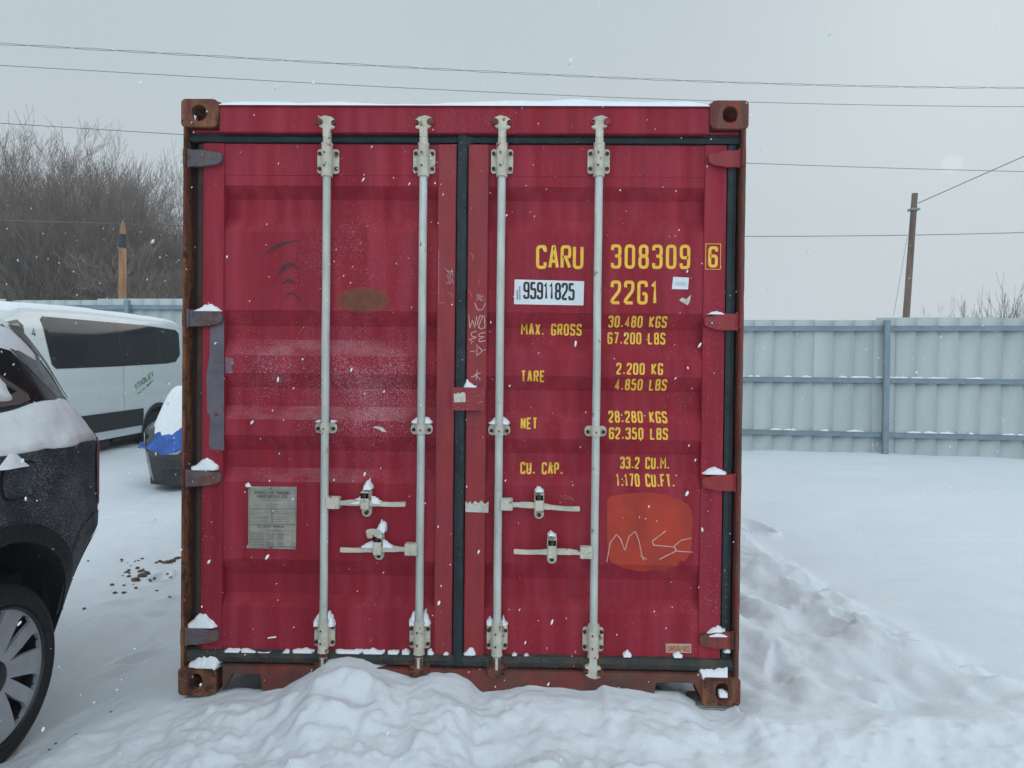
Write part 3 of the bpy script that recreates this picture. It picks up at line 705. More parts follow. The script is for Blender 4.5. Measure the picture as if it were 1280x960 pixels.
mark('22G1', 763, 351, 824, 380.3, .0135, 'type_lettering', .8)
for s, *b in (('MAX. GROSS', 651, 404.3, 728, 418.3), ('30.480 KGS', 761, 395, 835, 408.6), ('67.200 LBS', 760.5, 415.2, 834, 429.6), ('TARE', 651, 463.2, 681.3, 477.5),
              ('2.200 KG', 770.2, 454, 829, 468.2), ('4.850 LBS', 769.2, 474, 834.8, 488), ('NET', 650.8, 522.2, 671.8, 536.5), ('28.280 KGS', 761, 514.7, 835, 528.3),
              ('62.350 LBS', 761, 535, 835, 549), ('CU. CAP.', 650.2, 579.4, 704.3, 593.8), ('33.2 CU.M.', 776.5, 572.9, 839.5, 587.3), ('1.170 CU.FT.', 770.4, 594, 844.2, 608.2)):
    mark(s, *b, wd=.0078, name='weight_lettering')
x0, z0 = D(881.8, 336.5, Y0-.006); x1, z1 = D(900.8, 305, Y0-.006); c0, d0 = D(885, 334.5, Y0-.006); c1, d1 = D(897.5, 308, Y0-.006)
strokes('check_digit', [([(x0, z0), (x1, z0), (x1, z1), (x0, z1)], True)], .003, m_yel, DR, Y=Y0-.006)
strokes('check_digit', layout('6', c0, c1, d0, d1, .013), .013, m_yel, DR, Y=Y0-.006)
# number sticker
q = [D(642.5, 380.2), D(643.2, 349.3), D(730.2, 351.5), D(729.3, 381.8)]
st = flat('number_sticker', q, 0, m_white, DR, off=.0022, label='white number sticker')
a0, b0 = D(654, 373.6); a1, b1 = D(718.5, 352.6)
lay = layout('95911825', a0, a1, b0, b1, .0095, .62); lay = [([(p[0], p[1]-(p[0]-a0)*.022) for p in pts], cl) for pts, cl in lay]
strokes('number_lettering', lay, .0095, m_black, DR, off=.003)
mic = []
for k, (u, v0, v1) in enumerate(((646.6, 363, 374.5), (649.6, 358.5, 375))):
    v = v0
    while v < v1: mic.append(([D(u-1, v), D(u+1, v)], False)); v += .95+.5*(k == 1 and int(v) % 3 == 0)
strokes('sticker_print', mic, .0015, m_print, DR, off=.003)
# small stickers and paint patches
flat('paper_sticker', [D(839.8, 361.3), D(841.5, 346), D(861.2, 347), D(860, 361.8)], 0, m_white, DR, off=.002)
m_blue = M('faint_blue_print', (.40, .50, .58), .6, var=0)
strokes('sticker_print', [([D(843.5+k*1.9, 352.2), D(844.7+k*1.9, 355.8)], False) for k in range(8)]+[([D(844, 356), D(857, 356.4)], False)], .0025, m_blue, DR, off=.0026)
flat('torn_sticker', [D(a, b) for a, b in ((849, 375), (853, 372), (858, 374), (864, 368), (862, 378), (859.5, 381.5), (853, 378))], 0, m_paper, DR, off=.002)
flat('torn_sticker', [D(a, b, .0388) for a, b in ((582, 639.5), (582, 626), (585, 629), (588, 626), (590, 630), (594, 625.5), (598, 629), (602, 625), (606, 630), (611, 626), (610.5, 640.5))], Y0-.0135, m_paper, DR, drape=False)
flat('torn_sticker', [D(a, b, .0) for a, b in ((567.5, 503), (567, 491.5), (570, 493), (572, 490.5), (575, 492), (578, 490), (581.5, 491), (582, 502.5))], .0032, m_paper, DR, drape=False)
flat('maker_sticker', [D(a, b) for a, b in ((832.3, 815.6), (832, 804.2), (864, 804.6), (864, 816))], 0, M('orange_cream_sticker', (.55, .36, .26), .6, var=.15, vs=60), DR, off=.002)
a0, b0 = D(834, 814); a1, b1 = D(862.5, 807)
strokes('sticker_print', layout('URGAMAS', a0, a1, b0, b1, .004, .45), .004, M('faded_orange_print', (.33, .13, .06), .7, var=0), DR, off=.0028)
pts = [(495, 590), (515, 575), (560, 568), (620, 562), (700, 560), (760, 567), (800, 580), (850, 596), (885, 620), (902, 650), (908, 700), (900, 760), (903, 800), (895, 850), (870, 890), (845, 885), (825, 915), (790, 918),
       (775, 942), (720, 935), (680, 945), (640, 940), (600, 930), (575, 925), (540, 905), (515, 895), (500, 860), (494, 760)]
flat('repainted_patch', [D(630+a/3.84, 470+b/3.84) for a, b in pts], 0, m_orange, DR, off=.0012, label='orange red repainted patch with chalk letters')
zz = lambda L_, y=.0: [D(630+a/3.84, 470+b/3.84) for a, b in L_]
strokes('chalk_lettering', [(rr(zz(p), .004), False) for p in (
    [(493, 893), (510, 800), (540, 760), (560, 782), (580, 838), (600, 770), (630, 745), (648, 790), (662, 865), (672, 885)],
    [(655, 862), (685, 880)], [(778, 742), (712, 792), (718, 812), (815, 820), (830, 838), (745, 880)], [(900, 778), (850, 788), (818, 815), (826, 840), (860, 843), (905, 845)])], .0042, m_chalk, DR, off=.0022)
ww = lambda L_: [D(570+a/8.727, 370+b/8.727, .034) for a, b in L_]
strokes('chalk_scribble', [(rr(ww(p), .004), False) for p in (
    [(205, 75), (235, 150), (285, 152), (325, 75)], [(140, 200), (152, 352), (182, 262), (205, 345), (228, 220)], [(262, 340), (232, 300), (262, 215), (312, 222), (316, 345), (272, 362), (240, 340), (290, 230)],
    [(225, 385), (165, 402), (170, 438), (225, 452), (140, 475), (190, 500)], [(322, 400), (255, 408), (245, 440), (315, 447), (262, 462), (250, 500), (322, 488)],
    [(220, 530), (290, 598), (226, 652), (232, 530)], [(155, 605), (205, 603)], [(300, 590), (325, 585)], [(232, 800), (222, 915)], [(180, 882), (268, 835)], [(205, 850), (268, 912)], [(222, 870), (165, 885)])], .0042, m_chalk, DR, Y=Y0-.0125, off=.001)
m_scuff = M('pale_scuff', (.46, .24, .25), .9, var=.4, vs=90)
strokes('scuff', [([D(a, b, .034) for a, b in p], False) for p in (
    [(588, 316), (592, 320), (590, 325)], [(586, 362), (589, 368), (590, 372)], [(597, 352), (600, 349), (598, 357)], [(603, 368), (606, 374)])], .005, M('orange_scuff', (.50, .10, .05), .8), DR, Y=Y0-.0125, off=.0008)
strokes('scuff', [([D(a, b, .034) for a, b in p], False) for p in (
    [(548.5, 312), (548.5, 378), (556, 379)], [(560, 365), (565, 368), (566, 372)])]
    +[([D(556+rng.random()*11, 335+rng.random()*22, .034), D(558+rng.random()*10, 334+rng.random()*22, .034)], False) for _ in range(14)], .0022, m_scuff, DL, Y=Y0-.0125, off=.0008)
strokes('scuff', [([D(*p_, .034) for p_ in ((595+rng.random()*4, 366+rng.random()*11), (600+rng.random()*8, 366+rng.random()*12))], False) for _ in range(14)], .0022, m_scuff, DR, Y=Y0-.0125, off=.0018)
# left door
ss = lambda L_: [D(215+a/5.333, 290+b/5.333) for a, b in L_]
def tapered(name, pts, wmax, mt, par, off=.0014):
    bm = bmesh.new(); P = [np.array(p) for p in rr(pts, .02)]; n_ = len(P); A = []; B = []
    for i in range(n_):
        d = P[min(i+1, n_-1)]-P[max(i-1, 0)]; d /= np.linalg.norm(d)+1e-9; nn = np.array([-d[1], d[0]]); w_ = wmax*(math.sin(math.pi*(i+.35)/(n_+.0))+.08)
        A.append(P[i]+nn*w_/2); B.append(P[i]-nn*w_/2)
    va = [bm.verts.new((p[0], skin(p[1])-off, p[1])) for p in A]; vb = [bm.verts.new((p[0], skin(p[1])-off, p[1])) for p in B]
    for i in range(n_-1): bm.faces.new([va[i], va[i+1], vb[i+1], vb[i]])
    me = bpy.data.meshes.new(name); bm.to_mesh(me); bm.free(); new_obj(name, me, mt, par)
for p, w_ in (([(605, 165), (660, 112), (740, 75), (835, 55)], .014), ([(698, 310), (730, 250), (790, 208), (845, 243)], .018), ([(735, 347), (778, 318), (820, 343)], .016), ([(742, 440), (800, 398), (868, 468)], .009)):
    tapered('scratch', ss(p), w_, m_scratch, DL)
ex, ez = D(454, 375)
def blob(cx, cz, a, b, s, n_=46, j=.06):
    return [(cx+a*math.cos(t)*(1+j*(vnoise(t*2.2, s, 3)-.5)*2), cz+b*math.sin(t)*(1+j*(vnoise(t*2.2, s+9, 3)-.5)*2)) for t in np.linspace(0, 2*math.pi, n_, endpoint=False)]
flat('rust_stain', blob(ex, ez, .118, .058, 1), 0, m_fade, DL, off=.001); flat('rust_stain', blob(ex, ez-.002, .096, .040, 2), 0, m_fade2, DL, off=.0018)
pz = [(263, 401), (280, 401), (280, 470), (280, 480), (280, 563), (264, 562), (261, 555), (263, 520), (259, 515), (258, 470), (262, 445)]
flat('primer_patch', [D(a, b, .038) for a, b in pz], Y0-.0075, m_primer, DL, drape=False, label='slate grey primer patch')
flat('primer_patch', [D(a, b) for a, b in ((281.5, 446), (291, 448), (293, 455), (289, 458), (291, 466), (283, 467), (281.5, 466))], 0, M('dusty_primer', (.20, .13, .16), .8, speck=.8, var=.2), DL, off=.001)
flat('torn_sticker', [D(a, b) for a, b in ((465.5, 534), (470, 532.5), (478, 534), (484, 540.5), (478, 539.5), (474, 537))], 0, m_paper, DL, off=.002)
strokes('scuff', [([D(335, 812.0-14.8), D(345.5, 795.8)], False)], .007, m_snowcap, DL, off=.003)
strokes('scuff', [([D(670+a, 611+b), D(670+c, 611+d_)], False) for a, b, c, d_ in ((30, 8, 36, 12), (36, 12, 46, 13), (35, 8, 45, 11), (46, 13, 48, 16))], .0022, M('gold_scuff', (.40, .17, .06), .7), DR, off=.0015)
# data plate
q = [(308, 683.5), (310.5, 680), (310.5, 607), (314, 608), (371, 608.5), (370, 686.5), (309, 685)]
flat('data_plate', [D(a, b) for a, b in q], 0, m_plate, DL, off=.0035, label='grey beige data plate')
QY = skin(Z(640))-.0045
def ptext(s, u0, u1, v0, v1, wd=.0013):
    x0, z0 = D(u0, v1); x1, z1 = D(u1, v0); return layout(s, x0, x1, z0, z1, wd, .8)
def dashes(u0, u1, v, wd=.0016, gap=1.1):
    out = []; u = u0
    while u < u1:
        w_ = rng.uniform(.8, 2.6); out.append(([D(u, v), D(min(u+w_, u1), v+rng.uniform(-.15, .15))], False)); u += w_+gap*rng.uniform(.5, 1.1)
    return out
strokes('plate_lettering', ptext('APPROVED FOR TRANSPORT', 318, 363, 614, 617.6)+ptext('UNDER CUSTOMS SEAL', 322, 360, 618.8, 622)+dashes(329, 353, 625)+dashes(317, 333, 631.6, .0028)+dashes(334, 350, 630.2)+dashes(334, 349, 632.4)+dashes(352, 366, 631.5, .0013, 2)
        +ptext('CSC SAFETY APPROVAL', 322, 357, 656.5, 659), 0.0013, m_print, DL, Y=QY, off=0)
rows = []
for v in (640, 642.4, 646, 648, 651.5): rows += dashes(313, 336+rng.uniform(-8, 3), v)
for v in (639.6, 641.6, 646.5, 649, 651.6): rows += dashes(342, 367+rng.uniform(-8, 0), v)
for v in np.arange(664.5, 682, 1.9): rows += dashes(313, 332, v, .0012, .8)
for v in list(np.arange(666, 674, 1.5))+list(np.arange(676.5, 681.5, 1.5)): rows += dashes(335, 344.5, v, .0016, .3)+dashes(347.5, 356, v, .0016, .3)
rows += dashes(360, 364, 667)+dashes(360, 366, 676)+dashes(325, 353, 661.3)
strokes('plate_lettering', rows, .0015, m_print, DL, Y=QY, off=0)
fr = []
for a, b, c, d_ in ((311.8, 612, 369.5, 635), (311.8, 636.5, 339.8, 654.8), (340.8, 636.5, 369.5, 654.8), (311.8, 656, 369, 684), (334, 663.5, 366, 683)):
    fr.append(([D(a, d_), D(c, d_), D(c, b), D(a, b)], True))
strokes('plate_lettering', fr, .0011, m_print, DL, Y=QY, off=.0003)
for u, v in ((339, 610), (339, 684.5), (312, 610), (369, 684.5)):
    a, b = D(u, v); MB().tube([(a, QY+.001, b), (a, QY-.002, b)], .003, 8).build('rivet', m_bolt, DL)

# ---- snow on the container: clumps and the roof sheet
caps = MB()
def clump(x0, x1, z0, hs, yf=.0, yb=.04, mbb=None):
    mbb = mbb or caps; nu, nv = 22, 9; hs = np.array(hs, float); P = np.zeros((nu, nv, 3))
    for i in range(nu):
        t = i/(nu-1); h = np.interp(t, np.linspace(0, 1, len(hs)), hs)
        for j in range(nv):
            s = j/(nv-1); yy = yb+(yf-yb)*s; ed = (1-s**3.0)**.5
            hh = h*ed*(1+.16*(vnoise(x0*31+i*.55, j*.6+z0*9, 4)-.5)*2)
            xx = x0+(x1-x0)*(.5+(t-.5)*(1-.22*s*s))
            P[i, j] = (xx+(vnoise(i*.7, j*.7+z0*3, 6)-.5)*.004, yy, z0+max(hh, 0)*1.0)
    V = [[mbb.bm.verts.new(P[i, j]) for j in range(nv)] for i in range(nu)]
    B = [[mbb.bm.verts.new((P[i, j, 0], P[i, j, 1], z0-.0015)) for j in range(nv)] for i in range(nu)]
    for i in range(nu-1):
        for j in range(nv-1):
            mbb.bm.faces.new([V[i][j], V[i+1][j], V[i+1][j+1], V[i][j+1]]); mbb.bm.faces.new([B[i][j], B[i][j+1], B[i+1][j+1], B[i+1][j]])
        mbb.bm.faces.new([V[i][-1], V[i+1][-1], B[i+1][-1], B[i][-1]]); mbb.bm.faces.new([V[i+1][0], V[i][0], B[i][0], B[i+1][0]])
    for c in (0, nu-1):
        for j in range(nv-1): mbb.bm.faces.new([V[c][j], V[c][j+1], B[c][j+1], B[c][j]])
def pc(u0, u1, v, hs_px, yf=.016, yb=.044):
    x0, z0 = D(u0, v, yf); x1, _ = D(u1, v, yf); z0 = (z0+D(u1, v, yf)[1])/2
    clump(x0, x1, z0, [h/289 for h in hs_px], yf, yb)
pc(239, 275, 388.5, [1, 3, 8, 9, 6, 1]); pc(236, 271, 587.5, [3, 6, 12, 15, 11, 4]); pc(232, 269, 785, [3, 8, 17, 15, 8, 1]); pc(231, 273, 837, [6, 10, 15, 18, 17, 20, 19, 8], -.0, .10)
pc(885, 908, 392.5, [0, 3, 4, 3, 0]); pc(879, 910, 593, [1, 6, 8, 6, 2]); pc(884, 912, 796, [2, 8, 12, 9, 2]); pc(875, 914, 850, [12, 13, 12, 16, 17], .0, .10)
pc(905, 914, 816, [1, 5, 3], .02, .04)
pc(579, 596, 484.5, [1, 10, 6, 3, 2], .008, .03)
for (x_, _), (u, v, hh) in zip(rods, ((404, 782, (6, 12, 18, 10)), (524, 781, (6, 14, 17, 9)), (621, 781, (4, 9, 5, 3)), (0, 0, ()))):
    if hh:
        z0 = Z(v, u, .02); clump(x_-.046, x_-.017, z0, [hh[0]/289, hh[1]/289, hh[2]/289], .008, .044); clump(x_+.017, x_+.046, z0, [hh[2]/289, hh[1]/289*1.2, hh[3]/289, .004], .008, .044)
for k, (x_, _) in enumerate(rods):
    z0 = Z(529.5, 578, .02)
    if k in (1, 2): clump(x_-.046, x_+.046, z0, [.006, .024, .03, .026, .008], .012, .044)
    elif k == 0: clump(x_-.045, x_-.02, z0, [.004, .008, .008], .012, .044); clump(x_+.02, x_+.045, z0, [.008, .008, .003], .012, .044)
    z1 = Z(147.5 if k != 3 else 149, 578, 0); clump(x_-.028, x_+.030, z1, [.002, .006, .008, .005, .001], -.002, .04)
for u, v, hh in ((458, 611, (3, 9, 11, 2)), (475, 665, (4, 14, 9)), (674, 614, (1, 6, 4, 1)), (690, 669, (0, 5, 2, 0))):
    pc(u-5.5, u+6, v+1, hh, -.018, .03)
pc(437, 451, 629.5, [1, 5, 8], -.006, .02); pc(463, 477, 629.5, [9, 6, 1], -.006, .02); pc(450, 471, 684.5, [0, 4, 7, 8], -.008, .02); pc(477, 492, 684.5, [9, 7, 3, 0], -.008, .02)
pc(245, 253, 866.5, [3, 5, 4], .0, .02); pc(899, 911, 872, [8, 9, 4], .0, .02); pc(247, 257, 156.5, [2, 4, 2], .004, .03); pc(906, 917, 156.5, [2, 4, 3], .004, .03)
pc(306, 313, 608.5, [3, 5, 1], .035, .044)
for u0, u1, hh in ((279, 300, (1, 4, 3, 4, 2)), (300, 321, (3, 4, 2, 1)), (321, 338, (1, 0, 1)), (352, 362, (0, 4, 1)), (364, 392, (2, 4, 4, 5, 4, 3)), (418, 452, (3, 4, 3, 4, 5)), (452, 480, (4, 4, 6, 3, 4)),
                   (484, 498, (3, 4, 3)), (502, 512, (4, 6, 2)), (534, 542, (5, 6, 1)), (554, 561, (1, 4, 1)), (579, 595, (1, 5, 10, 9, 2)), (779, 790, (3, 8, 2)), (842, 854, (3, 6, 2)), (640, 646, (1, 3, 1)), (655, 661, (0, 2, 0))):
    pc(u0, u1, 815.5+(u0-280)*.012, hh, .024, .044)
caps.build('snow_clumps', m_snowcap, smooth=True, kind='stuff', label='small white snow clumps caught on the hinges, brackets and handles of the red container')
nx_, ny_ = 130, 90
xs = np.linspace(XL+.165, XR-.165, nx_); ys = np.concatenate([np.linspace(-.004, .3, 25), np.linspace(.34, 6.03, ny_-25)])
XX, YY = np.meshgrid(xs, ys, indexing='ij')
edge = np.minimum.reduce([(XX-xs[0]+.008)/.10, (xs[-1]-XX+.008)/.10, (YY+.0045)/.012, (6.035-YY)/.1]); edge = np.sqrt(np.clip(edge, 0, 1))
zz_ = 2.5655+edge*(.020+fbm(XX*4, YY*4, 4, 7)*.014+.008*np.sin(XX*3))
zz_ = np.where(YY < .0, 2.563, zz_)
grid_mesh('roof_snow', np.stack([XX, YY, zz_], -1), m_snowcap, kind='stuff', label='white snow layer along the roof of the red container')
p = D(902, 886, .02)
mb = MB(); mb.box(XR-.20, XR-.012, .005, .16, -.075, -.004)
mb.build('support_block', M('grey_weathered_wood', (.25, .24, .22), .9, var=.3, vs=30, bump=.4, bs=80, speck=.8), bevel=.006, label='grey block under the lower right corner of the red container', cat='block')

# ================================================================== SUV
def rig(surf_pt, L_, stations, npts, name, mat, parent):
    """shell from half sections; surf_pt(l) -> list of (y, z) bottom to centre"""
    S = []
    for l_ in stations:
        h = surf_pt(l_); S.append([(l_, y, z) for y, z in h]+[(l_, -y, z) for y, z in h[::-1][1:]])
    P = np.array(S)
    o = grid_mesh(name, P, mat, parent)
    bm = bmesh.new(); bm.from_mesh(o.data); bm.verts.ensure_lookup_table(); m_ = P.shape[1]
    bm.faces.new([bm.verts[i] for i in range(m_)]); k = (P.shape[0]-1)*m_; bm.faces.new([bm.verts[k+i] for i in range(m_)][::-1])
    bmesh.ops.remove_doubles(bm, verts=bm.verts, dist=1e-5)
    bmesh.ops.recalc_face_normals(bm, faces=bm.faces); bm.to_mesh(o.data); bm.free()
    o.data.polygons.foreach_set('use_smooth', [True]*len(o.data.polygons)); o.data.set_sharp_from_angle(angle=.75)
    return o
def skinpatch(name, poly, side, off, mat, parent, cuts=.06, thick=0, sgn=1, **kw):
    """polygon in (l, z) laid on side(l, z), pushed out by off"""
    bm = bmesh.new(); vs_ = [bm.verts.new((p[0], 0, p[1])) for p in poly]; bm.faces.new(vs_)
    lo = [min(p[i] for p in poly) for i in (0, 1)]; hi = [max(p[i] for p in poly) for i in (0, 1)]
    for ax, no in ((0, (1, 0, 0)), (1, (0, 0, 1))):
        v = lo[ax]+cuts
        while v < hi[ax]:
            co = (v, 0, 0) if ax == 0 else (0, 0, v)
            bmesh.ops.bisect_plane(bm, geom=bm.verts[:]+bm.edges[:]+bm.faces[:], plane_co=co, plane_no=no); v += cuts
    f_ = off if callable(off) else (lambda a, b: off)
    for v in bm.verts: v.co.y = sgn*(side(v.co.x, v.co.z)+f_(v.co.x, v.co.z))
    bmesh.ops.recalc_face_normals(bm, faces=bm.faces)
    me = bpy.data.meshes.new(name); bm.to_mesh(me); bm.free()
    return new_obj(name, me, mat, parent, True, **kw)
def ring_poly(cx, cz, r0, r1, a0, a1, n_=20):
    def ro(a): return r0+(r1-r0)*(.14+.86*float(sstep(min(a, 180-a), -20, 38)))
    return [(cx+ro(a0+(a1-a0)*i/n_)*math.cos(R(a0+(a1-a0)*i/n_)), cz+ro(a0+(a1-a0)*i/n_)*math.sin(R(a0+(a1-a0)*i/n_))) for i in range(n_+1)]+[(cx+r0*math.cos(R(a1+(a0-a1)*i/n_)), cz+r0*math.sin(R(a1+(a0-a1)*i/n_))) for i in range(n_+1)]
m_suv = M('charcoal_car_paint', (.026, .030, .038), .6, metal=0, var=.15, vs=8, col2=(.042, .048, .060), sc2=5, speck=1, speck_sc=190, speck_col=(.45, .47, .52), spec=.3, frost=[((.35, .95, .95), 1.5, .85), ((.30, .95, .72), .35, .9), ((.5, .95, .92), .3, .5)], frost_col=(.55, .58, .64))
m_plas = M('black_plastic', (.014, .015, .017), .6, var=.15, vs=20, speck=.9, speck_col=(.4, .42, .46))
m_glass = M('dark_car_glass', (.014, .017, .020), .10, var=0, spec=.16, speck=.5)
m_pill = M('satin_pillar', (.10, .115, .13), .35, metal=.4, var=.1, vs=14, speck=.5)
m_bronze = M('frosted_trim', (.16, .125, .115), .55, metal=.4, var=.25, vs=40, speck=1.6, speck_sc=200)
m_tyre = M('tyre_rubber', (.012, .012, .013), .75, var=.2, vs=30, bump=.25, bs=90, speck=.5, speck_col=(.3, .32, .36))
m_rim = M('machined_alloy', (.42, .44, .47), .38, metal=.35, var=.08, vs=20, spec=.6)
m_rimd = M('black_alloy', (.015, .016, .018), .35, var=.1)
m_tail = M('red_lamp_lens', (.42, .008, .03), .4, var=.1, speck=.8, spec=.2)
m_amber = M('clear_lamp_lens', (.45, .47, .5), .15, var=.05)

suvX, suvYr = -2.735, .52                      # centre line, rear end
suv = empty('parked_suv', (suvX, suvYr, BASE), 'charcoal suv dusted with snow, its rear quarter beside the red container', 'suv', rz=R(-90))
SUVW, SL = .968, 4.75
def s_side(l_, z):
    W_ = SUVW
    if z < .9: W_ -= .05*((.9-z)/.5)**2
    if z > 1.19:
        W_ -= min(z-1.19, .20)*.62
    if z > 1.39: W_ -= (z-1.39)*.40
    A = .12+(.27*max(0, (.74-z)/.38)**1.1 if z < .74 else 0)+(.10*min(1, max(0, (z-1.19)/.5)))
    t = max(0, 1-l_/.62); W_ -= A*t**2.4
    t = max(0, 1-(SL-l_)/.9); W_ -= .30*t**2.4
    return W_
def s_top(l_):
    return float(np.interp(l_, [0, .04, .12, .25, .42, .7, 1.4, 2.2, 2.7, 3.15, 3.6, 4.2, 4.6, 4.75], [1.32, 1.46, 1.60, 1.70, 1.765, 1.795, 1.81, 1.80, 1.75, 1.45, 1.17, 1.10, .98, .85]))
WC = [(.82, .37), (3.75, .37)]; RA = .475
def s_bot(l_):
    b = float(np.interp(l_, [0, .06, .3, .5, 4.2, 4.6, 4.75], [.66, .60, .40, .34, .30, .36, .48]))
    for cx, cz in WC:
        if abs(l_-cx) < RA: b = max(b, cz+math.sqrt(RA*RA-(l_-cx)**2))
    return b
def s_sec(l_):
    zb_, zt_ = s_bot(l_), s_top(l_); zc = min(1.19, zt_-.06); zh = min(1.39, zt_-.035); zu = max(zh, zt_-.09)
    zs = list(np.linspace(zb_, zc, 14))+[zc+(zh-zc)*.33, zc+(zh-zc)*.66, zh]+list(np.linspace(zh, zu, 8))[1:]
    h = [(s_side(l_, z), z) for z in zs]; y0_, z0_ = h[-1]
    for k in range(1, 7):
        a = k/6*math.pi/2; h.append((y0_-(.12*math.sin(a)) if k < 6 else y0_-.12, z0_+(zt_-z0_)*(.25*k/6+.72*math.sin(a)*.9 if k < 6 else .90)))
    y1_, z1_ = h[-1]
    for k in range(1, 6): h.append((y1_*(1-k/5), z1_+(zt_-z1_)*math.sin(k/5*math.pi/2)))
    h.reverse(); h.reverse()
    return h
st = sorted(set([0, .015, .035, .06, .09, .12, .16, .2, .25, .3]+list(np.arange(.35, SL-.3, .07))+[SL-.25, SL-.2, SL-.15, SL-.1, SL-.06, SL-.03, SL]
    +[c[0]+RA*math.cos(t)*s for c in WC for s in (1, -1) for t in np.linspace(.02, math.pi/2, 16)]+[c[0]+s*(RA+.001) for c in WC for s in (1, -1)]))
rig(s_sec, SL, st, 0, 'body', m_suv, suv)
mb = MB(); mb.box(.24, SL-.4, -.74, .74, .36, .62); mb.box(.26, .40, -.84, .84, .40, .60); mb.box(1.35, 3.1, -.84, .84, .28, .45); mb.build('underbody', m_plas, suv)
for cx, cz in WC:
    for s in (1, -1):
        mb = MB(); n_ = 24; rings = []
        for yy, r_, ao in ((.935, RA-.002, .42), (.80, RA+.01, .06), (.55, RA-.03, -.12), (.55, .01, -.12)):
            rings.append([mb.bm.verts.new((cx+r_*math.cos(ao+(math.pi-2*ao)*k/n_), s*yy, cz+r_*math.sin(ao+(math.pi-2*ao)*k/n_))) for k in range(n_+1)])
        for A, B in zip(rings, rings[1:]):
            for k in range(n_): mb.bm.faces.new([A[k], A[k+1], B[k+1], B[k]])
        mb.build('wheel_well', m_plas, suv, smooth=True)
        ar = skinpatch('wheel_arch_trim', ring_poly(cx, cz, RA-.004, RA+.07, -22, 202, 40), s_side, .013, m_plas, suv, sgn=s, cuts=.08)
        # inner lip of the arch
        P = np.zeros((41, 2, 3))
        for i in range(41):
            a = R(-22+224*i/40); ll, zz2 = cx+(RA-.004)*math.cos(a), cz+(RA-.004)*math.sin(a); yy = s_side(ll, zz2)
            P[i, 0] = (ll, s*(yy+.013), zz2); P[i, 1] = (ll, s*(yy-.04), zz2)
        grid_mesh('arch_lip', P, m_plas, ar)
def wheel(par, cx, cy, cz, s, rt_=.365, rr_=.272, wd=.235, spokes=True, nsp=5):
    wh = bpy.data.objects.new('wheel', None); C.objects.link(wh); wh.parent = par; wh.location = (cx, cy, cz)
    if s < 0: wh.rotation_euler = (0, 0, math.pi)
    h = wd/2; mb = MB()
    mb.lathe([(-h, rr_), (-h-.004, rr_+.03), (-h+.012, rt_-.02), (-h+.03, rt_-.004), (0, rt_), (h-.03, rt_-.004), (h-.012, rt_-.02), (h+.006, rt_-.05), (h+.008, rr_+.03), (h, rr_+.006), (h-.01, rr_)], (0, 0, 0), 56, 'y')
    t_ = mb.build('tyre', m_tyre, wh, smooth=True)
    mb = MB(); mb.lathe([(h-.004, rr_+.004), (h+.002, rr_), (h-.004, rr_-.012), (h-.05, rr_-.022), (-h, rr_-.02)], (0, 0, 0), 56, 'y')
    mb.lathe([(h-.085, rr_-.02), (h-.09, .01)], (0, 0, 0), 32, 'y')
    rm = mb.build('rim', m_rimd, wh, smooth=True)
    if spokes:
        mb = MB(); n_ = 72; out = [((rr_-.006)*math.cos(2*math.pi*k/n_), (rr_-.006)*math.sin(2*math.pi*k/n_)) for k in range(n_)]; holes = []
        for k in range(nsp*2):
            a = 2*math.pi*(k+.5)/(nsp*2)+(.045 if k % 2 else -.045); da = .215 if k % 2 else .262; skew = .10
            pol = [(.095, a-.02), (.17, a-.095+skew*.3), (.225, a-da*.62+skew*.6), (.250, a-da*.60+skew), (.256, a+skew), (.250, a+da*.55+skew), (.215, a+da*.5+skew*.7), (.15, a+.085+skew*.2)]
            sc_ = rr_/.272; holes.append([(r_*sc_*math.cos(t), r_*sc_*math.sin(t)) for r_, t in pol])
        mb.plate(out, holes, h-.030, h-.012)
        for v in mb.bm.verts:
            r_ = math.hypot(v.co.x, v.co.z); v.co.y -= .022*(1-r_/rr_)
        mb.build('spokes', m_rim, wh, bevel=0)
        mb = MB(); mb.lathe([(h-.045, .075), (h-.02, .068), (h-.016, .05), (h-.014, .001)], (0, 0, 0), 24, 'y'); mb.build('hub_cap', m_rimd, wh, smooth=True)
    return wh
for cx, cz in WC:
    for s in (1, -1): wheel(suv, cx, s*(SUVW-.135), .305, s, .372, .28)
def U(poly): return [(l_, 1.395+(z-1.395)*1.28 if z > 1.395 else z) for l_, z in poly]
def suvl(px, py, X):      # pixel on the plane x = X -> (l, z) of the suv
    p = on_x(px, py, X); return (suvYr-p[1], p[2]-BASE)
# fuel flap
fx0, fz1 = suvl(45, 576, suvX+SUVW); fx1, fz0 = suvl(2, 627, suvX+SUVW)
fo = roundrect(fx0, fx1, fz0, fz1, .05); skinpatch('fuel_flap_gap', roundrect(fx0-.008, fx1+.008, fz0-.008, fz1+.008, .055), s_side, .0015, m_rimd, suv); skinpatch('fuel_flap', fo, s_side, .005, m_suv, suv)
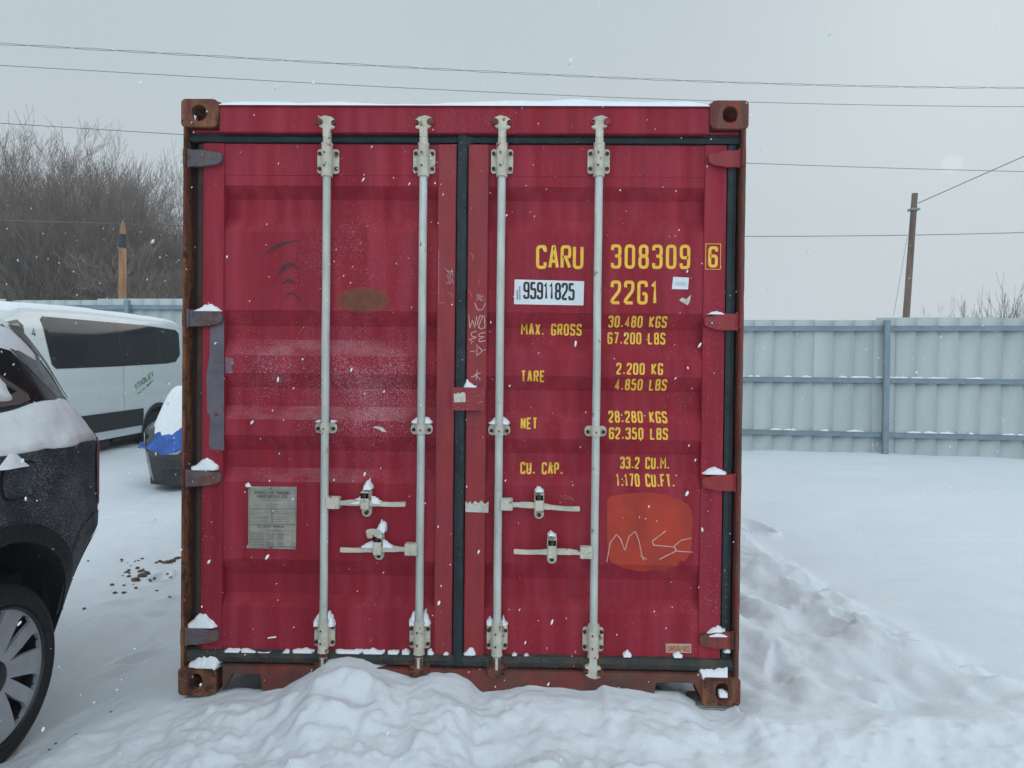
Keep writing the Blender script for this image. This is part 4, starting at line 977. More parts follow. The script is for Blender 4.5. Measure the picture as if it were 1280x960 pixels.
# lamps, windows, trim
for s in (1, -1):
    skinpatch('tail_light', [(.0, .86), (.0, 1.17), (.05, 1.18), (.075, 1.12), (.06, .95), (.04, .86)], s_side, .007, m_tail, suv, sgn=s, cuts=.02)
    skinpatch('bumper_cover', [(.0, .64), (.07, .60), (.30, .42), (.40, .42), (.395, .56), (.36, .70), (.28, .80), (.12, .83), (.0, .83)], s_side, .004, m_suv, suv, sgn=s, cuts=.03)
    skinpatch('bumper_trim', [(.0, .50+.12), (.0, .72), (.05, .74), (.16, .56), (.30, .44), (.28, .40), (.06, .58)], s_side, .010, m_plas, suv, sgn=s, cuts=.03)
    skinpatch('pillar_trim', U([(.09, 1.395), (.24, 1.395), (.62, 1.66), (.48, 1.66), (.22, 1.52)]), s_side, .006, m_pill, suv, sgn=s, cuts=.04)
    skinpatch('pillar_cover', U([(.245, 1.395), (.62, 1.395), (.70, 1.50), (.95, 1.655), (.63, 1.66)]), s_side, .005, m_glass, suv, sgn=s, cuts=.05)
    skinpatch('spoiler_edge', U([(.035, 1.395), (.085, 1.395), (.22, 1.53), (.45, 1.66), (.36, 1.66), (.14, 1.53)]), s_side, .012, m_rimd, suv, sgn=s, cuts=.03)
    qf = [(.50, 1.40), (.58, 1.385), (1.05, 1.355), (1.08, 1.39), (1.05, 1.64), (.92, 1.64), (.60, 1.47), (.50, 1.42)]
    skinpatch('window_frame', U(qf), s_side, .011, m_bronze, suv, sgn=s, cuts=.05)
    skinpatch('quarter_window', U([(.57, 1.43), (.62, 1.42), (1.02, 1.395), (1.03, 1.61), (.93, 1.61), (.66, 1.465)]), s_side, .014, m_glass, suv, sgn=s, cuts=.05)
    skinpatch('side_window', [(1.14, 1.37), (2.0, 1.34), (2.0, 1.64), (1.14, 1.64)], s_side, .006, m_glass, suv, sgn=s)
    skinpatch('side_window', [(2.07, 1.33), (2.95, 1.29), (2.88, 1.40), (2.55, 1.62), (2.07, 1.64)], s_side, .006, m_glass, suv, sgn=s)
    skinpatch('headlight', [(4.45, .82), (4.7, .80), (4.7, .95), (4.35, .98)], s_side, .006, m_amber, suv, sgn=s)
    for l_ in (1.12, 2.04, 3.0):
        if l_ != 1.12: skinpatch('door_gap', [(l_, .42), (l_+.008, .42), (l_+.008, 1.33), (l_, 1.33)], s_side, .0015, m_rimd, suv, sgn=s)
    mb = MB(); mb.box(2.75, 2.93, s*.93 if s > 0 else s*1.12, s*1.12 if s > 0 else s*.93, 1.26, 1.40); mb.build('mirror', m_suv, suv, bevel=.03)
    for l_ in (1.55, 2.45): mb = MB(); mb.box(l_, l_+.2, *sorted((s*.962, s*.995)), 1.05, 1.08); mb.build('door_handle', m_suv, suv, bevel=.008)
m_plt = M('blank_rear_glass', (.012, .015, .018), .08, var=0)
mb = MB(); P = np.zeros((12, 8, 3))
for i in range(12):
    for j in range(8):
        t = j/7; z_ = 1.36+.25*t; y_ = -.62+1.24*i/11; P[i, j] = (float(np.interp(z_, [1.32, 1.46, 1.60, 1.70], [0, .04, .12, .25]))-.012+.02*(y_/.62)**2, y_, z_)
grid_mesh('rear_window', P, m_plt, suv)
# snow on the suv
def shelf(name, l0, l1, z0f, z1f, side, th, par_xf, n1=90, n2=26, sgn=1, **kw):
    P = np.zeros((n1, n2, 3))
    for i in range(n1):
        l_ = l0+(l1-l0)*i/(n1-1); za, zb2 = z0f(l_), z1f(l_)
        for j in range(n2):
            t = j/(n2-1); z = za+(zb2-za)*t; e2 = min(1, t*5)*min(1, (1-t)*5)*min(1, i/6)*min(1, (n1-1-i)/6)
            P[i, j] = (l_, sgn*(side(l_, z)-.003+math.sqrt(max(e2, 0))*th*(1+.5*(vnoise(l_*22, z*22, 3)-.5)+.8*(vnoise(l_*6, z*9, 5)-.5))), z)
    o = grid_mesh(name, P, m_snowcap, None, **kw)
    o.location = par_xf.location; o.rotation_euler = par_xf.rotation_euler
    return o
def zlow(l_): return 1.19-.012*(vnoise(l_*14, 2, 3)-.5)*2+max(0, .04-l_)*.3
def zhigh(l_): return float(np.interp(l_, [0, .06, .2, .5, .62, .75, 1.6], [1.30, 1.395, 1.405, 1.385, 1.365, 1.35, 1.33]))+.012*(vnoise(l_*18, 7, 3)-.5)
shelf('shoulder_snow', .012, 1.9, zlow, zhigh, s_side, .02, suv, kind='stuff', label='white snow lying on the shoulder of the charcoal suv beside its rear window')
shelf('window_snow', .60, 1.02, lambda l_: 1.395, lambda l_: float(np.interp(l_, [.6, .75, 1.02], [1.47, 1.60, 1.68])), s_side, .03, suv, n1=40, kind='stuff', label='white snow stuck on the rear quarter window of the charcoal suv')
nx_ = 60; P = np.zeros((nx_, 44, 3))
for i in range(nx_):
    l_ = .20+2.5*i/(nx_-1)
    for j in range(44):
        y_ = -.77+1.54*j/43; sec = s_sec(l_); ys2 = [q_[0] for q_ in sec][::-1]; zs2 = [q_[1] for q_ in sec][::-1]
        zt2 = float(np.interp(abs(y_), ys2, zs2)); e2 = min(1, i/4)*min(1, (nx_-1-i)/4)*min(1, j/3)*min(1, (43-j)/3)
        P[i, j] = (l_+(vnoise(l_*5, y_*9, 2)-.5)*.02, y_, zt2-.004+math.sqrt(e2)*(.055+.02*(vnoise(l_*8, y_*8, 1)-.5)))
o = grid_mesh('suv_roof_snow', P, m_snowcap, kind='stuff', label='white snow on the roof of the charcoal suv'); o.location = suv.location; o.rotation_euler = suv.rotation_euler
mb = MB(); caps = mb
# triangular clump on the fuel flap
P = np.zeros((16, 8, 3))
for i in range(16):
    for j in range(8):
        t = j/7; l_ = fx0+.05+(.17)*i/15; hgt = .075*max(0, 1-abs(i/15-.55)*1.9); z = fz1-.012+hgt*t
        P[i, j] = (l_, s_side(l_, z)+.004+.02*(1-t)*min(1, i/2)*min(1, (15-i)/2), z)
o = grid_mesh('flap_snow', P, m_snowcap, kind='stuff', label='small snow triangle above the fuel flap of the charcoal suv'); o.location = suv.location; o.rotation_euler = suv.rotation_euler

# ================================================================== VAN
VX, VR = -7.62, 11.75
van = empty('passenger_van', (VX, VR, .02), 'white passenger van with dark side windows and a small number four behind its front door', 'van', rz=R(-93.5))
van.rotation_euler = (0, R(2.0), R(-93.5))
VW, VL = 1.02, 6.1
m_van = M('white_van_paint', (.66, .71, .73), .35, var=.03, vs=2, coat=.3, speck=.15)
def v_side(l_, z):
    W_ = VW
    if z < .75: W_ -= .05*((.75-z)/.4)**2
    if z > 1.55: W_ -= (z-1.55)*.13
    if z > 2.2: W_ -= (z-2.2)*.25
    W_ -= .012*math.exp(-((z-1.27)/.05)**2)+.006*math.exp(-((z-1.0)/.04)**2)
    t = max(0, 1-l_/.35); W_ -= .14*t**2.5
    t = max(0, 1-(VL-l_)/1.2); W_ -= .30*t**2.3
    return W_
def v_top(l_): return float(np.interp(l_, [0, .05, .15, .5, 3, 4.4, 4.9, 5.4, 5.6, 5.95, 6.1], [2.28, 2.38, 2.43, 2.47, 2.55, 2.53, 2.36, 1.85, 1.35, 1.15, .95]))
VC = [(1.28, .35), (4.95, .35)]; VRA = .44
def v_bot(l_):
    b = .34
    for cx, cz in VC:
        if abs(l_-cx) < VRA: b = max(b, cz+math.sqrt(VRA**2-(l_-cx)**2))
    return b
def v_sec(l_):
    zb_, zt_ = v_bot(l_), v_top(l_); zu = max(zb_+.2, zt_-.18)
    h = [(v_side(l_, z), z) for z in np.linspace(zb_, zu, 34)]; y0_, z0_ = h[-1]
    for k in range(1, 8):
        a = k/7*math.pi/2; h.append((y0_-.22*(1-math.cos(a)), z0_+(zt_-.03-z0_)*math.sin(a)))
    y1_, z1_ = h[-1]
    for k in range(1, 6): h.append((y1_*(1-k/5), z1_+(zt_-z1_)*math.sin(k/5*math.pi/2)))
    return h
st = sorted(set([0, .02, .05, .09, .14, .2, .28]+list(np.arange(.36, VL-.1, .12))+[VL-.05, VL]+[c[0]+VRA*math.cos(t)*s for c in VC for s in (1, -1) for t in np.linspace(.02, math.pi/2, 12)]+[c[0]+s*(VRA+.001) for c in VC for s in (1, -1)]))
rig(v_sec, VL, st, 0, 'body', m_van, van)
mb = MB(); mb.box(.2, VL-.4, -.85, .85, .30, .75); mb.build('underbody', m_plas, van)
mb = MB(); mb.tube([(.9, .78, .3), (2.4, .80, .3)], .07, 10); mb.box(2.5, 3.2, .70, .88, .18, .31); mb.build('exhaust', m_plas, van)
for s in (1, -1):
    for c_ in VC: wheel(van, c_[0], s*(VW-.16), c_[1], s, .36, .21, .22, False)
    wb = [(.62, 1.62), (.44, 1.76), (.38, 2.18), (.46, 2.25), (1.5, 2.31), (4.05, 2.35), (4.12, 2.30), (4.04, 1.63), (3.96, 1.56), (2.6, 1.565), (.95, 1.59)]
    skinpatch('side_window', wb, v_side, .006, m_glass, van, sgn=s, cuts=.12)
    for l_ in (1.15, 2.32): skinpatch('window_divider', [(l_, 1.63), (l_+.012, 1.63), (l_+.012, 2.28), (l_, 2.28)], v_side, .009, m_rimd, van, sgn=s)
    skinpatch('door_window', roundrect(4.93, 5.62, 1.50, 2.16, .06) if 0 else [(4.50, 1.50), (4.50, 2.20), (4.57, 2.28), (4.92, 2.22), (5.22, 1.85), (5.40, 1.52)], v_side, .006, m_rimd, van, sgn=s)
    skinpatch('door_window', [(4.55, 1.54), (4.55, 2.18), (4.59, 2.23), (4.9, 2.18), (5.18, 1.85), (5.35, 1.56)], v_side, .009, M('van_cab_glass', (.05, .085, .085), .1, var=0), van, sgn=s)
    skinpatch('side_cladding', [(1.75, .48), (4.4, .48), (4.4, .79), (1.75, .79)], v_side, .014, m_plas, van, sgn=s, cuts=.2)
    skinpatch('side_cladding', [(0.05, .48), (.82, .48), (.82, .79), (.05, .79)], v_side, .014, m_plas, van, sgn=s, cuts=.1)
    ar = skinpatch('wheel_arch_trim', ring_poly(VC[0][0], VC[0][1], VRA-.004, VRA+.07, 0, 180, 30), v_side, .016, m_plas, van, sgn=s, cuts=.1)
    ar = skinpatch('wheel_arch_trim', ring_poly(VC[1][0], VC[1][1], VRA-.004, VRA+.07, 0, 180, 30), v_side, .016, m_plas, van, sgn=s, cuts=.1)
    m_gap = m_rimd
    for l_ in (2.30, 4.38): skinpatch('door_gap', [(l_, .45), (l_+.012, .45), (l_+.012, 1.6), (l_, 1.6)], v_side, .0015, M('shadow_gap', (.25, .28, .30), .6, var=0), van, sgn=s)
    skinpatch('tail_light', [(.02, 1.35), (.02, 1.85), (.09, 1.85), (.10, 1.35)], v_side, .008, m_tail, van, sgn=s, cuts=.05)
    skinpatch('headlight', [(5.6, 1.0), (6.0, .95), (5.9, 1.1), (5.6, 1.22)], v_side, .008, m_amber, van, sgn=s)
# number and green lettering on the van
def van_text(s, l0, z0, hgt, wid, wd, mt, name, ang=0):
    bm = bmesh.new(); lay = layout(s, 0, wid, 0, hgt, wd)
    for i, (pts, cl) in enumerate(lay):
        pts = [(l0-(p[0]*math.cos(ang)-p[1]*math.sin(ang)), z0+p[0]*math.sin(ang)+p[1]*math.cos(ang)) for p in pts]
        ribbon(bm, pts, cl, wd, lambda a, b, d: (a, v_side(a, b)+.004+d, b), dy=i*.0002)
    me = bpy.data.meshes.new(name); bm.to_mesh(me); bm.free(); new_obj(name, me, mt, van)
van_text('4', 4.36, 2.04, .13, .09, .02, m_black, 'number_lettering')
m_green = M('green_lettering', (.06, .32, .10), .5, var=0)
van_text('FRIDLEY', 1.95, 1.12, .11, .62, .022, m_green, 'door_lettering', R(24))
van_text('AUTO BODY', 1.90, 1.04, .045, .55, .011, m_green, 'door_lettering', R(24))
P = np.zeros((60, 20, 3))
for i in range(60):
    l_ = .08+4.6*i/59; sec = v_sec(l_)[-12:]
    for j in range(20):
        y_ = -.86+1.72*j/19; zt2 = float(np.interp(abs(y_), [q_[0] for q_ in sec][::-1], [q_[1] for q_ in sec][::-1]))
        e2 = min(1, i/3)*min(1, (59-i)/3)*min(1, j/2)*min(1, (19-j)/2); P[i, j] = (l_, y_, zt2-.01+.05*math.sqrt(e2)*(1+.3*(vnoise(l_*4, y_*4, 1)-.5)))
o = grid_mesh('van_roof_snow', P, m_snowcap, kind='stuff', label='white snow on the roof of the white passenger van'); o.location = van.location; o.rotation_euler = van.rotation_euler

# ================================================================== TARPED CAR
TX, TY = -3.72, 5.75
tc_ = empty('tarped_car', (TX, TY, -.06), 'black car behind the container with a blue tarp over its snowy bonnet', 'car', rz=R(-90))
tc_.location = (TX, TY+4.5, -.10)
TW, TL = .93, 4.5
def t_side(l_, z):
    W_ = TW
    if z < .7: W_ -= .07*((.7-z)/.5)**2
    if z > .75: W_ -= (z-.75)*.45
    t = max(0, 1-l_/.4); W_ -= .2*t**2.4
    t = max(0, 1-(TL-l_)/.6); W_ -= .24*t**2.4
    return W_
def t_top(l_): return float(np.interp(l_, [0, .1, .5, .9, 2.4, 3.0, 3.4, 4.0, 4.35, 4.5], [.95, 1.05, 1.2, 1.5, 1.50, 1.22, 1.00, .92, .80, .62]))
TC = [(.8, .34), (3.6, .34)]; TRA = .40
def t_bot(l_):
    b = float(np.interp(l_, [0, .3, 4.0, 4.4, 4.5], [.35, .22, .20, .12, .16]))
    for cx, cz in TC:
        if abs(l_-cx) < TRA: b = max(b, cz+math.sqrt(TRA**2-(l_-cx)**2))
    return b
def t_sec(l_):
    zb_, zt_ = t_bot(l_), t_top(l_); zu = max(zb_+.1, zt_-.08)
    h = [(t_side(l_, z), z) for z in np.linspace(zb_, zu, 18)]; y0_, z0_ = h[-1]
    for k in range(1, 6):
        a = k/5*math.pi/2; h.append((y0_-.15*(1-math.cos(a)), z0_+(zt_-.02-z0_)*math.sin(a)))
    y1_, z1_ = h[-1]
    for k in range(1, 5): h.append((y1_*(1-k/4), z1_+(zt_-z1_)*math.sin(k/4*math.pi/2)))
    return h
st = sorted(set([0, .03, .08]+list(np.arange(.15, 4.2, .1))+[4.25, 4.3, 4.35, 4.4, 4.44, 4.47, 4.5]+[c[0]+TRA*math.cos(t)*s for c in TC for s in (1, -1) for t in np.linspace(.02, math.pi/2, 10)]+[c[0]+s*(TRA+.001) for c in TC for s in (1, -1)]))
m_blk = M('gloss_black_paint', (.010, .012, .014), .22, var=.1, vs=5, coat=.5, speck=.6)
rig(t_sec, TL, st, 0, 'body', m_blk, tc_)
for s in (1, -1):
    for c_ in TC: wheel(tc_, c_[0], s*(TW-.14), c_[1], s, .33, .21, .2, False)
    skinpatch('side_window', [(.9, 1.02), (2.5, 1.0), (2.3, 1.38), (1.1, 1.42)], t_side, .005, m_glass, tc_, sgn=s)
    # broken lamp bay
    skinpatch('headlight', [(4.12, .60), (4.40, .58), (4.42, .74), (4.10, .80)], t_side, .006, m_amber, tc_, sgn=s, cuts=.04)
def front_bar(name, y0_, y1_, z0_, z1_, dep, mt, br=.004):
    mb = MB(); n_ = 14; R_ = []
    for k in range(n_+1):
        y_ = y0_+(y1_-y0_)*k/n_; xf_ = TL+.012-.30*max(0, abs(y_)-.40)**1.6/.4
        R_.append([mb.bm.verts.new(v) for v in ((xf_-.08, y_, z0_), (xf_+dep, y_, z0_+.006), (xf_+dep, y_, z1_-.006), (xf_-.08, y_, z1_))])
    for A, B in zip(R_, R_[1:]):
        for q in range(4): mb.bm.faces.new([A[q], A[(q+1) % 4], B[(q+1) % 4], B[q]])
    mb.bm.faces.new(R_[0]); mb.bm.faces.new(R_[-1][::-1])
    mb.build(name, mt, tc_)
front_bar('bumper', -.70, .70, .10, .30, .012, m_plas); front_bar('grille_bar', -.6, .6, .33, .35, .05, m_blk); front_bar('grille_bar', -.6, .6, .39, .41, .05, m_blk)
front_bar('bumper_strip', .30, .66, .38, .41, .045, M('dull_chrome', (.45, .47, .5), .3, metal=.6))
front_bar('bumper', -.68, .68, .46, .60, .03, m_blk)
# blue tarp and its snow: domed sheet over the bonnet
def dome(zoff, rmax, name, mt, hem, **kw):
    nr_, na = 30, 130; P = np.zeros((nr_, na, 3))
    for i in range(nr_):
        for j in range(na):
            a = 2*math.pi*j/na; r_ = (i/(nr_-1))**.8*rmax
            c, s = math.cos(a), math.sin(a); k = (abs(c)**3.2+abs(s)**3.2)**(-1/3.2)
            u, v = r_*c*k, r_*s*k
            h = 1.24-.10*r_**2-.62*sstep(np.array(r_), .60, 1.02)
            h += .022*math.sin(a*13+4*r_)*r_**2+.05*(1-abs(2*vnoise(a*9, r_*7, 8)-1))*r_+.03*(vnoise(a*21, r_*9, 9)-.5)*r_
            if i == nr_-1: h += hem*(vnoise(a*4, 1, 2)-.5)
            P[i, j] = (TL-.80+u*.92, v*(TW+.06), max(h, .42)+zoff(r_, a))
    o = grid_mesh(name, P, mt, closed_v=True, **kw); o.location = tc_.location; o.rotation_euler = tc_.rotation_euler
    return o
m_tarp = M('blue_tarp', (.012, .075, .34), .4, var=.2, vs=10, col2=(.02, .12, .5), sc2=5, bump=.5, bs=18, speck=.8)
dome(lambda r_, a: 0, 1.02, 'blue_tarp', m_tarp, .10, label='crumpled blue tarp draped over the bonnet of the black car', cat='tarp')
dome(lambda r_, a: (.09 if r_ < .6 else .09*max(0, 1-(r_-.6)/.36)-.03*max(0, (r_-.90)/.06)) + .05*(vnoise(a*3+7, r_*4, 5)-.5)*r_+(.02*(vnoise(a*17, r_*12, 6)-.5)-.05*float(sstep(np.array(r_), .80, .93))*float(vnoise(a*14, r_*6, 77)))*(r_ > .4), .955, 'tarp_snow', m_snowcap, 0, kind='stuff', label='thick white snow lying on the blue tarp')

# ================================================================== FENCES
m_fence = M('pale_fence_sheet', (.46, .515, .525), .5, metal=.1, var=.05, vs=1.5, col2=(.43, .485, .495), sc2=1.2, stretch=(1, 1, .2))
m_rail = M('blue_grey_steel', (.20, .27, .32), .55, metal=.2, var=.12, vs=5)
fsnow = MB()
def fence(a, b, h, label, post0, pstep=4.0, zg=.02):
    a = np.array(a, float); b = np.array(b, float); Ln = float(np.linalg.norm(b-a)); ang = math.atan2(b[1]-a[1], b[0]-a[0])
    root = empty('metal_fence', (a[0], a[1], 0), label, 'fence', rz=ang)
    # local x along, local y: +y away from camera side
    pr = []; x_ = 0; k = 0; hh = h
    while x_ < Ln:
        if k % 3 == 0: hh = h+rng.choice([0, .02, .035, -.01])
        for dx, dy in ((0, 0), (.30, 0), (.312, .022), (.335, .022), (.35, 0)): pr.append((min(x_+dx, Ln), dy, hh))
        for q in (.09, .18): pass
        x_ += .35; k += 1
    P = np.zeros((len(pr), 4, 3))
    for i, (x_, dy, hz) in enumerate(pr): P[i, :, 0] = x_; P[i, :, 1] = dy; P[i, :, 2] = (zg-.25, .8, 1.6, hz)
    grid_mesh('fence_sheet', P, m_fence, root, smooth=False)
    for z_ in (h-.16, h*.56, .42):
        mb = MB(); mb.box(0, Ln, -.060, -.004, z_-.05, z_+.04); mb.box(0, Ln, -.065, -.0605, z_+.028, z_+.0405); mb.build('rail', m_rail, root)
        c, s = math.cos(ang), math.sin(ang)
        x_ = 0
        while x_ < Ln-.4 and z_ < h-.3:
            w_ = rng.uniform(.08, .42)
            if rng.random() < .5:
                n_ = 8; vt = []
                for q in range(n_+1):
                    t = q/n_; ht = .028*math.sin(math.pi*t)**.6*rng.uniform(.6, 1.2)+.002; lx = x_+w_*t
                    vt.append([fsnow.bm.verts.new((a[0]+lx*c-ly*s, a[1]+lx*s+ly*c, z_+.041+zz)) for ly, zz in ((-.062, 0), (-.045, ht), (-.006, ht*1.1), (-.004, 0))])
                for A, B in zip(vt, vt[1:]):
                    for q in range(3): fsnow.bm.faces.new([A[q], B[q], B[q+1], A[q+1]])
            x_ += w_+.02
    x_ = post0
    while x_ < Ln:
        mb = MB(); mb.box(x_-.05, x_+.05, -.15, -.0655, zg-.3, h-.02); mb.build('post', m_rail, root, bevel=.006); x_ += pstep
    return root
fa = at_d(915, 480, 13.5); fb = at_d(1280, 480, 12.65); dirn = (fb-fa)[:2]; dirn /= np.linalg.norm(dirn)
a = fa[:2]-dirn*3.8; b = fb[:2]+dirn*8
pp = at_d(1105, 480, 13.05); t_ = float((pp[:2]-a)@dirn)
fence(a, b, 2.50, 'pale sheet metal fence with blue grey rails to the right of the red container', t_ % 4.0)
fence((-14, 12.4), a-dirn*.02, 2.92, 'pale sheet metal fence behind the white van', 2.0)
fsnow.build('rail_snow', m_snowcap, smooth=True, kind='stuff', label='thin snow lying on the rails of the pale metal fences')

# ================================================================== POLES, WIRES
def pole(name, p0, p1, r0, r1, mt, label, extra=None):
    e_ = empty(name, tuple(p0), label, 'pole'); q = p1-p0
    n_ = 8; pts = [tuple(q*k/n_) for k in range(n_+1)]
    MB().tube(pts, [r0+(r1-r0)*k/n_ for k in range(n_+1)], 12).build('pole_shaft', mt, e_, smooth=True, angle=.8)
    return e_, q
m_wood = M('weathered_pole', (.17, .115, .085), .85, var=.3, vs=8, stretch=(1, 1, .15), col2=(.10, .07, .055), sc2=3)
m_wood2 = M('fresh_timber', (.42, .22, .10), .8, var=.3, vs=9, stretch=(1, 1, .12), col2=(.30, .15, .07), sc2=5)
top = at_d(1143.5, 242, 24); bot2 = at_d(1133, 392, 24); dv = bot2-top; bot = top+dv*((0-top[2])/dv[2])
e_, q = pole('utility_pole', bot, top, .125, .095, m_wood, 'leaning brown utility pole beyond the right fence')
bnd = q*.93; MB().box(bnd[0]-.15, bnd[0]+.15, bnd[1]-.14, bnd[1]+.14, bnd[2]-.04, bnd[2]+.03).build('band', m_rail, e_, bevel=.01)
top = at_d(153.5, 275, 17.5); bot2 = at_d(152.5, 378, 17.5); bot = np.array([bot2[0], bot2[1], 0])
e_ = empty('timber_post', tuple(bot), 'fresh orange timber post with pointed top and black wrap behind the white van', 'pole'); q = top-bot
fr_ = [0, .3, .6, .84, .93, .97, 1.0]; rd = [.095, .092, .088, .085, .075, .05, .008]
MB().tube([tuple(q*f_) for f_ in fr_], rd, 12).build('post_shaft', m_wood2, e_, smooth=True)
zA = (at_d(153, 310, 17.5)-bot)[2]/q[2]; zB = (at_d(153, 293, 17.5)-bot)[2]/q[2]
MB().tube([tuple(q*zA), tuple(q*zB)], .096, 14).build('wrap', m_black, e_, smooth=True, angle=.8)
m_wire = M('dark_cable', (.10, .105, .115), .6, var=0)
def wire(pts, d0, d1, rad, label, twist=0, group='power lines crossing the sky'):
    P = []; xs = [p[0] for p in pts]; n_ = 70
    co = np.polyfit(xs, [p[1] for p in pts], 3 if len(pts) > 3 else 2 if len(pts) > 2 else 1)
    X0, X1 = -1500, 2700
    if len(pts) == 2: X0, X1 = pts[0][0], pts[1][0]
    for k in range(n_+1):
        px = X0+(X1-X0)*k/n_; pe = min(max(px, -100), 1380); py = np.polyval(co, pe)+(px-pe)*np.polyval(np.polyder(co), pe)
        inv = 1/d0+(1/d1-1/d0)*(px+260)/1800; P.append(at_d(px, py, 1/inv))
    mb = MB()
    if twist:
        for ph in (0, math.pi):
            Q = []
            for k in range(1100):
                t = k/1099*n_; i = min(int(t), n_-1); f_ = t-i; p_ = P[i]*(1-f_)+P[i+1]*f_; a = k*.22+ph; Q.append((p_[0], p_[1]+.03*math.cos(a), p_[2]+twist*math.sin(a)))
            mb.tube(Q, rad, 4)
    else: mb.tube([tuple(p_) for p_ in P], rad, 5)
    mb.build('power_line', m_wire, label=label, cat='power line', group=group)
wire([(0, 55), (200, 66), (400, 78), (640, 92), (900, 102), (1280, 110)], 24, 30, .010, 'topmost power line, a twisted pair high above the container', twist=.028)
wire([(0, 82), (240, 95), (640, 117.5), (867, 124.6), (1280, 133.5)], 24, 30, .011, 'second power line from the top, just grazing the container roof')
wire([(0, 154), (225, 168), (600, 189), (936, 204), (1280, 214.5)], 24, 30, .012, 'third power line from the top, passing behind the container corners')
wire([(0, 276), (146, 278), (560, 292), (936, 295), (1100, 294), (1280, 291)], 24, 27, .013, 'lowest power line, nearly level behind the leaning pole')
wire([(1147.5, 254), (1500, 98)], 24, 16, .010, 'guy cable slanting up to the right from the leaning pole')
wire([(1134, 297), (1117, 395)], 24, 23, .006, 'thin cable hanging down beside the leaning pole')

# ================================================================== TREES
def tree_segs(seed, hgt, spread=.55, low=.12, lim=8, sub=(7, 6, 5, 4), up_=.25):
    r = random.Random(seed); segs = [[], []]
    def grow(p, d, ln, rad, lev):
        n_ = (5, 4, 3, 3, 2, 2)[lev]; pts = [p]; q = p.copy(); dd = d.copy()
        for i in range(n_):
            dd = (dd+Vector((r.gauss(0, .085), r.gauss(0, .085), r.gauss(0, .06)+up_*.10*lev)))
            dd.normalize(); q2 = q+dd*ln/n_; ra = rad*(1-.65*i/n_); rb = rad*(1-.65*(i+1)/n_)
            segs[0 if lev < 2 else 1].append((q, q2, ra, rb)); q = q2; pts.append(q)
        if lev >= len(sub): return
        k = sub[lev]
        for j in range(k):
            t = r.uniform(low if lev == 0 else .25, 1.0); f_ = t*n_; i = min(int(f_), n_-1); pp_ = pts[i].lerp(pts[i+1], f_-i)
            a = r.uniform(0, 2*math.pi); ort = dd.orthogonal().normalized(); ort.rotate(Matrix.Rotation(a, 3, dd)); sp = r.uniform(.45, 1.05)*spread*1.25
            nd = (dd+ort*sp+Vector((0, 0, up_))).normalized()
            grow(pp_, nd, ln*r.uniform(.42, .72)*(1.05-.35*t if lev == 0 else 1), max(rad*(1-.6*t)*.55, .006), lev+1)
    nst = r.choice([2, 3]) if lim > 5 else 3
    for s in range(nst):
        grow(Vector((r.uniform(-.3, .3), r.uniform(-.3, .3), 0)), Vector((r.gauss(0, .18), r.gauss(0, .18), 1)).normalized(), hgt*r.uniform(.62, .8), hgt*(.0135 if lim > 5 else .007), 0)
    return segs
def segs_mesh(name, segs, minr=.0):
    n_ = len(segs); A = np.array([s[0] for s in segs]); B = np.array([s[1] for s in segs]); ra = np.maximum(np.array([s[2] for s in segs]), minr)[:, None]; rb = np.maximum(np.array([s[3] for s in segs]), minr)[:, None]
    d = B-A; d /= np.linalg.norm(d, axis=1)[:, None]+1e-9; ref = np.where(np.abs(d[:, 2:3]) > .9, [[1, 0, 0]], [[0, 0, 1]]); u = np.cross(d, ref); u /= np.linalg.norm(u, axis=1)[:, None]; v = np.cross(d, u)
    V = []
    for P_, r_ in ((A, ra), (B, rb)):
        for k in range(3): V.append(P_+(u*math.cos(k*2.094)+v*math.sin(k*2.094))*r_)
    V = np.stack(V, 1).reshape(-1, 3); base = np.arange(n_)[:, None]*6
    q = np.stack([base+np.array([[k, (k+1) % 3, 3+(k+1) % 3, 3+k]]) for k in range(3)], 1).reshape(-1, 4)
    me = bpy.data.meshes.new(name); me.vertices.add(len(V)); me.vertices.foreach_set('co', V.reshape(-1).astype(np.float32))
    me.loops.add(q.size); me.loops.foreach_set('vertex_index', q.reshape(-1).astype(np.int32)); me.polygons.add(len(q)); me.polygons.foreach_set('loop_start', np.arange(0, q.size, 4, dtype=np.int32)); me.update(calc_edges=True)
    return me
m_bark = M('bare_bark', (.055, .048, .045), .9, var=.25, vs=2)
m_twig = M('bare_twigs', (.17, .135, .118), .9, var=.25, vs=1.2, col2=(.20, .135, .11), sc2=.6)
protos = []
for k in range(4):
    sg = tree_segs(100+k, 12.5, .62, .30, 8, (10, 7, 6, 4), .22); mt_, mc = segs_mesh('trunk', sg[0], .02), segs_mesh('crown', sg[1], .0072); mt_.materials.append(m_bark); mc.materials.append(m_twig); protos.append((mt_, mc))
shr = []
for k in range(3):
    sg = tree_segs(300+k, 5.2, .7, .02, 3, (7, 6, 5, 3), .15); mt_, mc = segs_mesh('trunk', sg[0], .014), segs_mesh('crown', sg[1], .008); mt_.materials.append(m_bark); mc.materials.append(m_twig); shr.append((mt_, mc))
def put_tree(pr, name, px, d, ztop, hproto, label, group, cat, rz, k=1.0, z0=0):
    p = at_d(px, 470, d); e_ = empty(name, (p[0], p[1], z0), label, cat, rz=rz, group=group); s = ztop/hproto; e_.scale = (s*k, s*k, s)
    for me_, nm in zip(pr, ('trunk', 'crown')):
        o = bpy.data.objects.new(nm, me_); C.objects.link(o); o.parent = e_
def ht(px, py, d): return CAM[2]+((470+(px-640)*.0106)-py)/F*d
def realh(pr): return float(np.percentile([v.co.z for v in pr[1].vertices], 99.93))
PH = [realh(p_) for p_ in protos]; SH = [realh(p_) for p_ in shr]
GT = 'bare winter trees beyond the fence behind the white van'
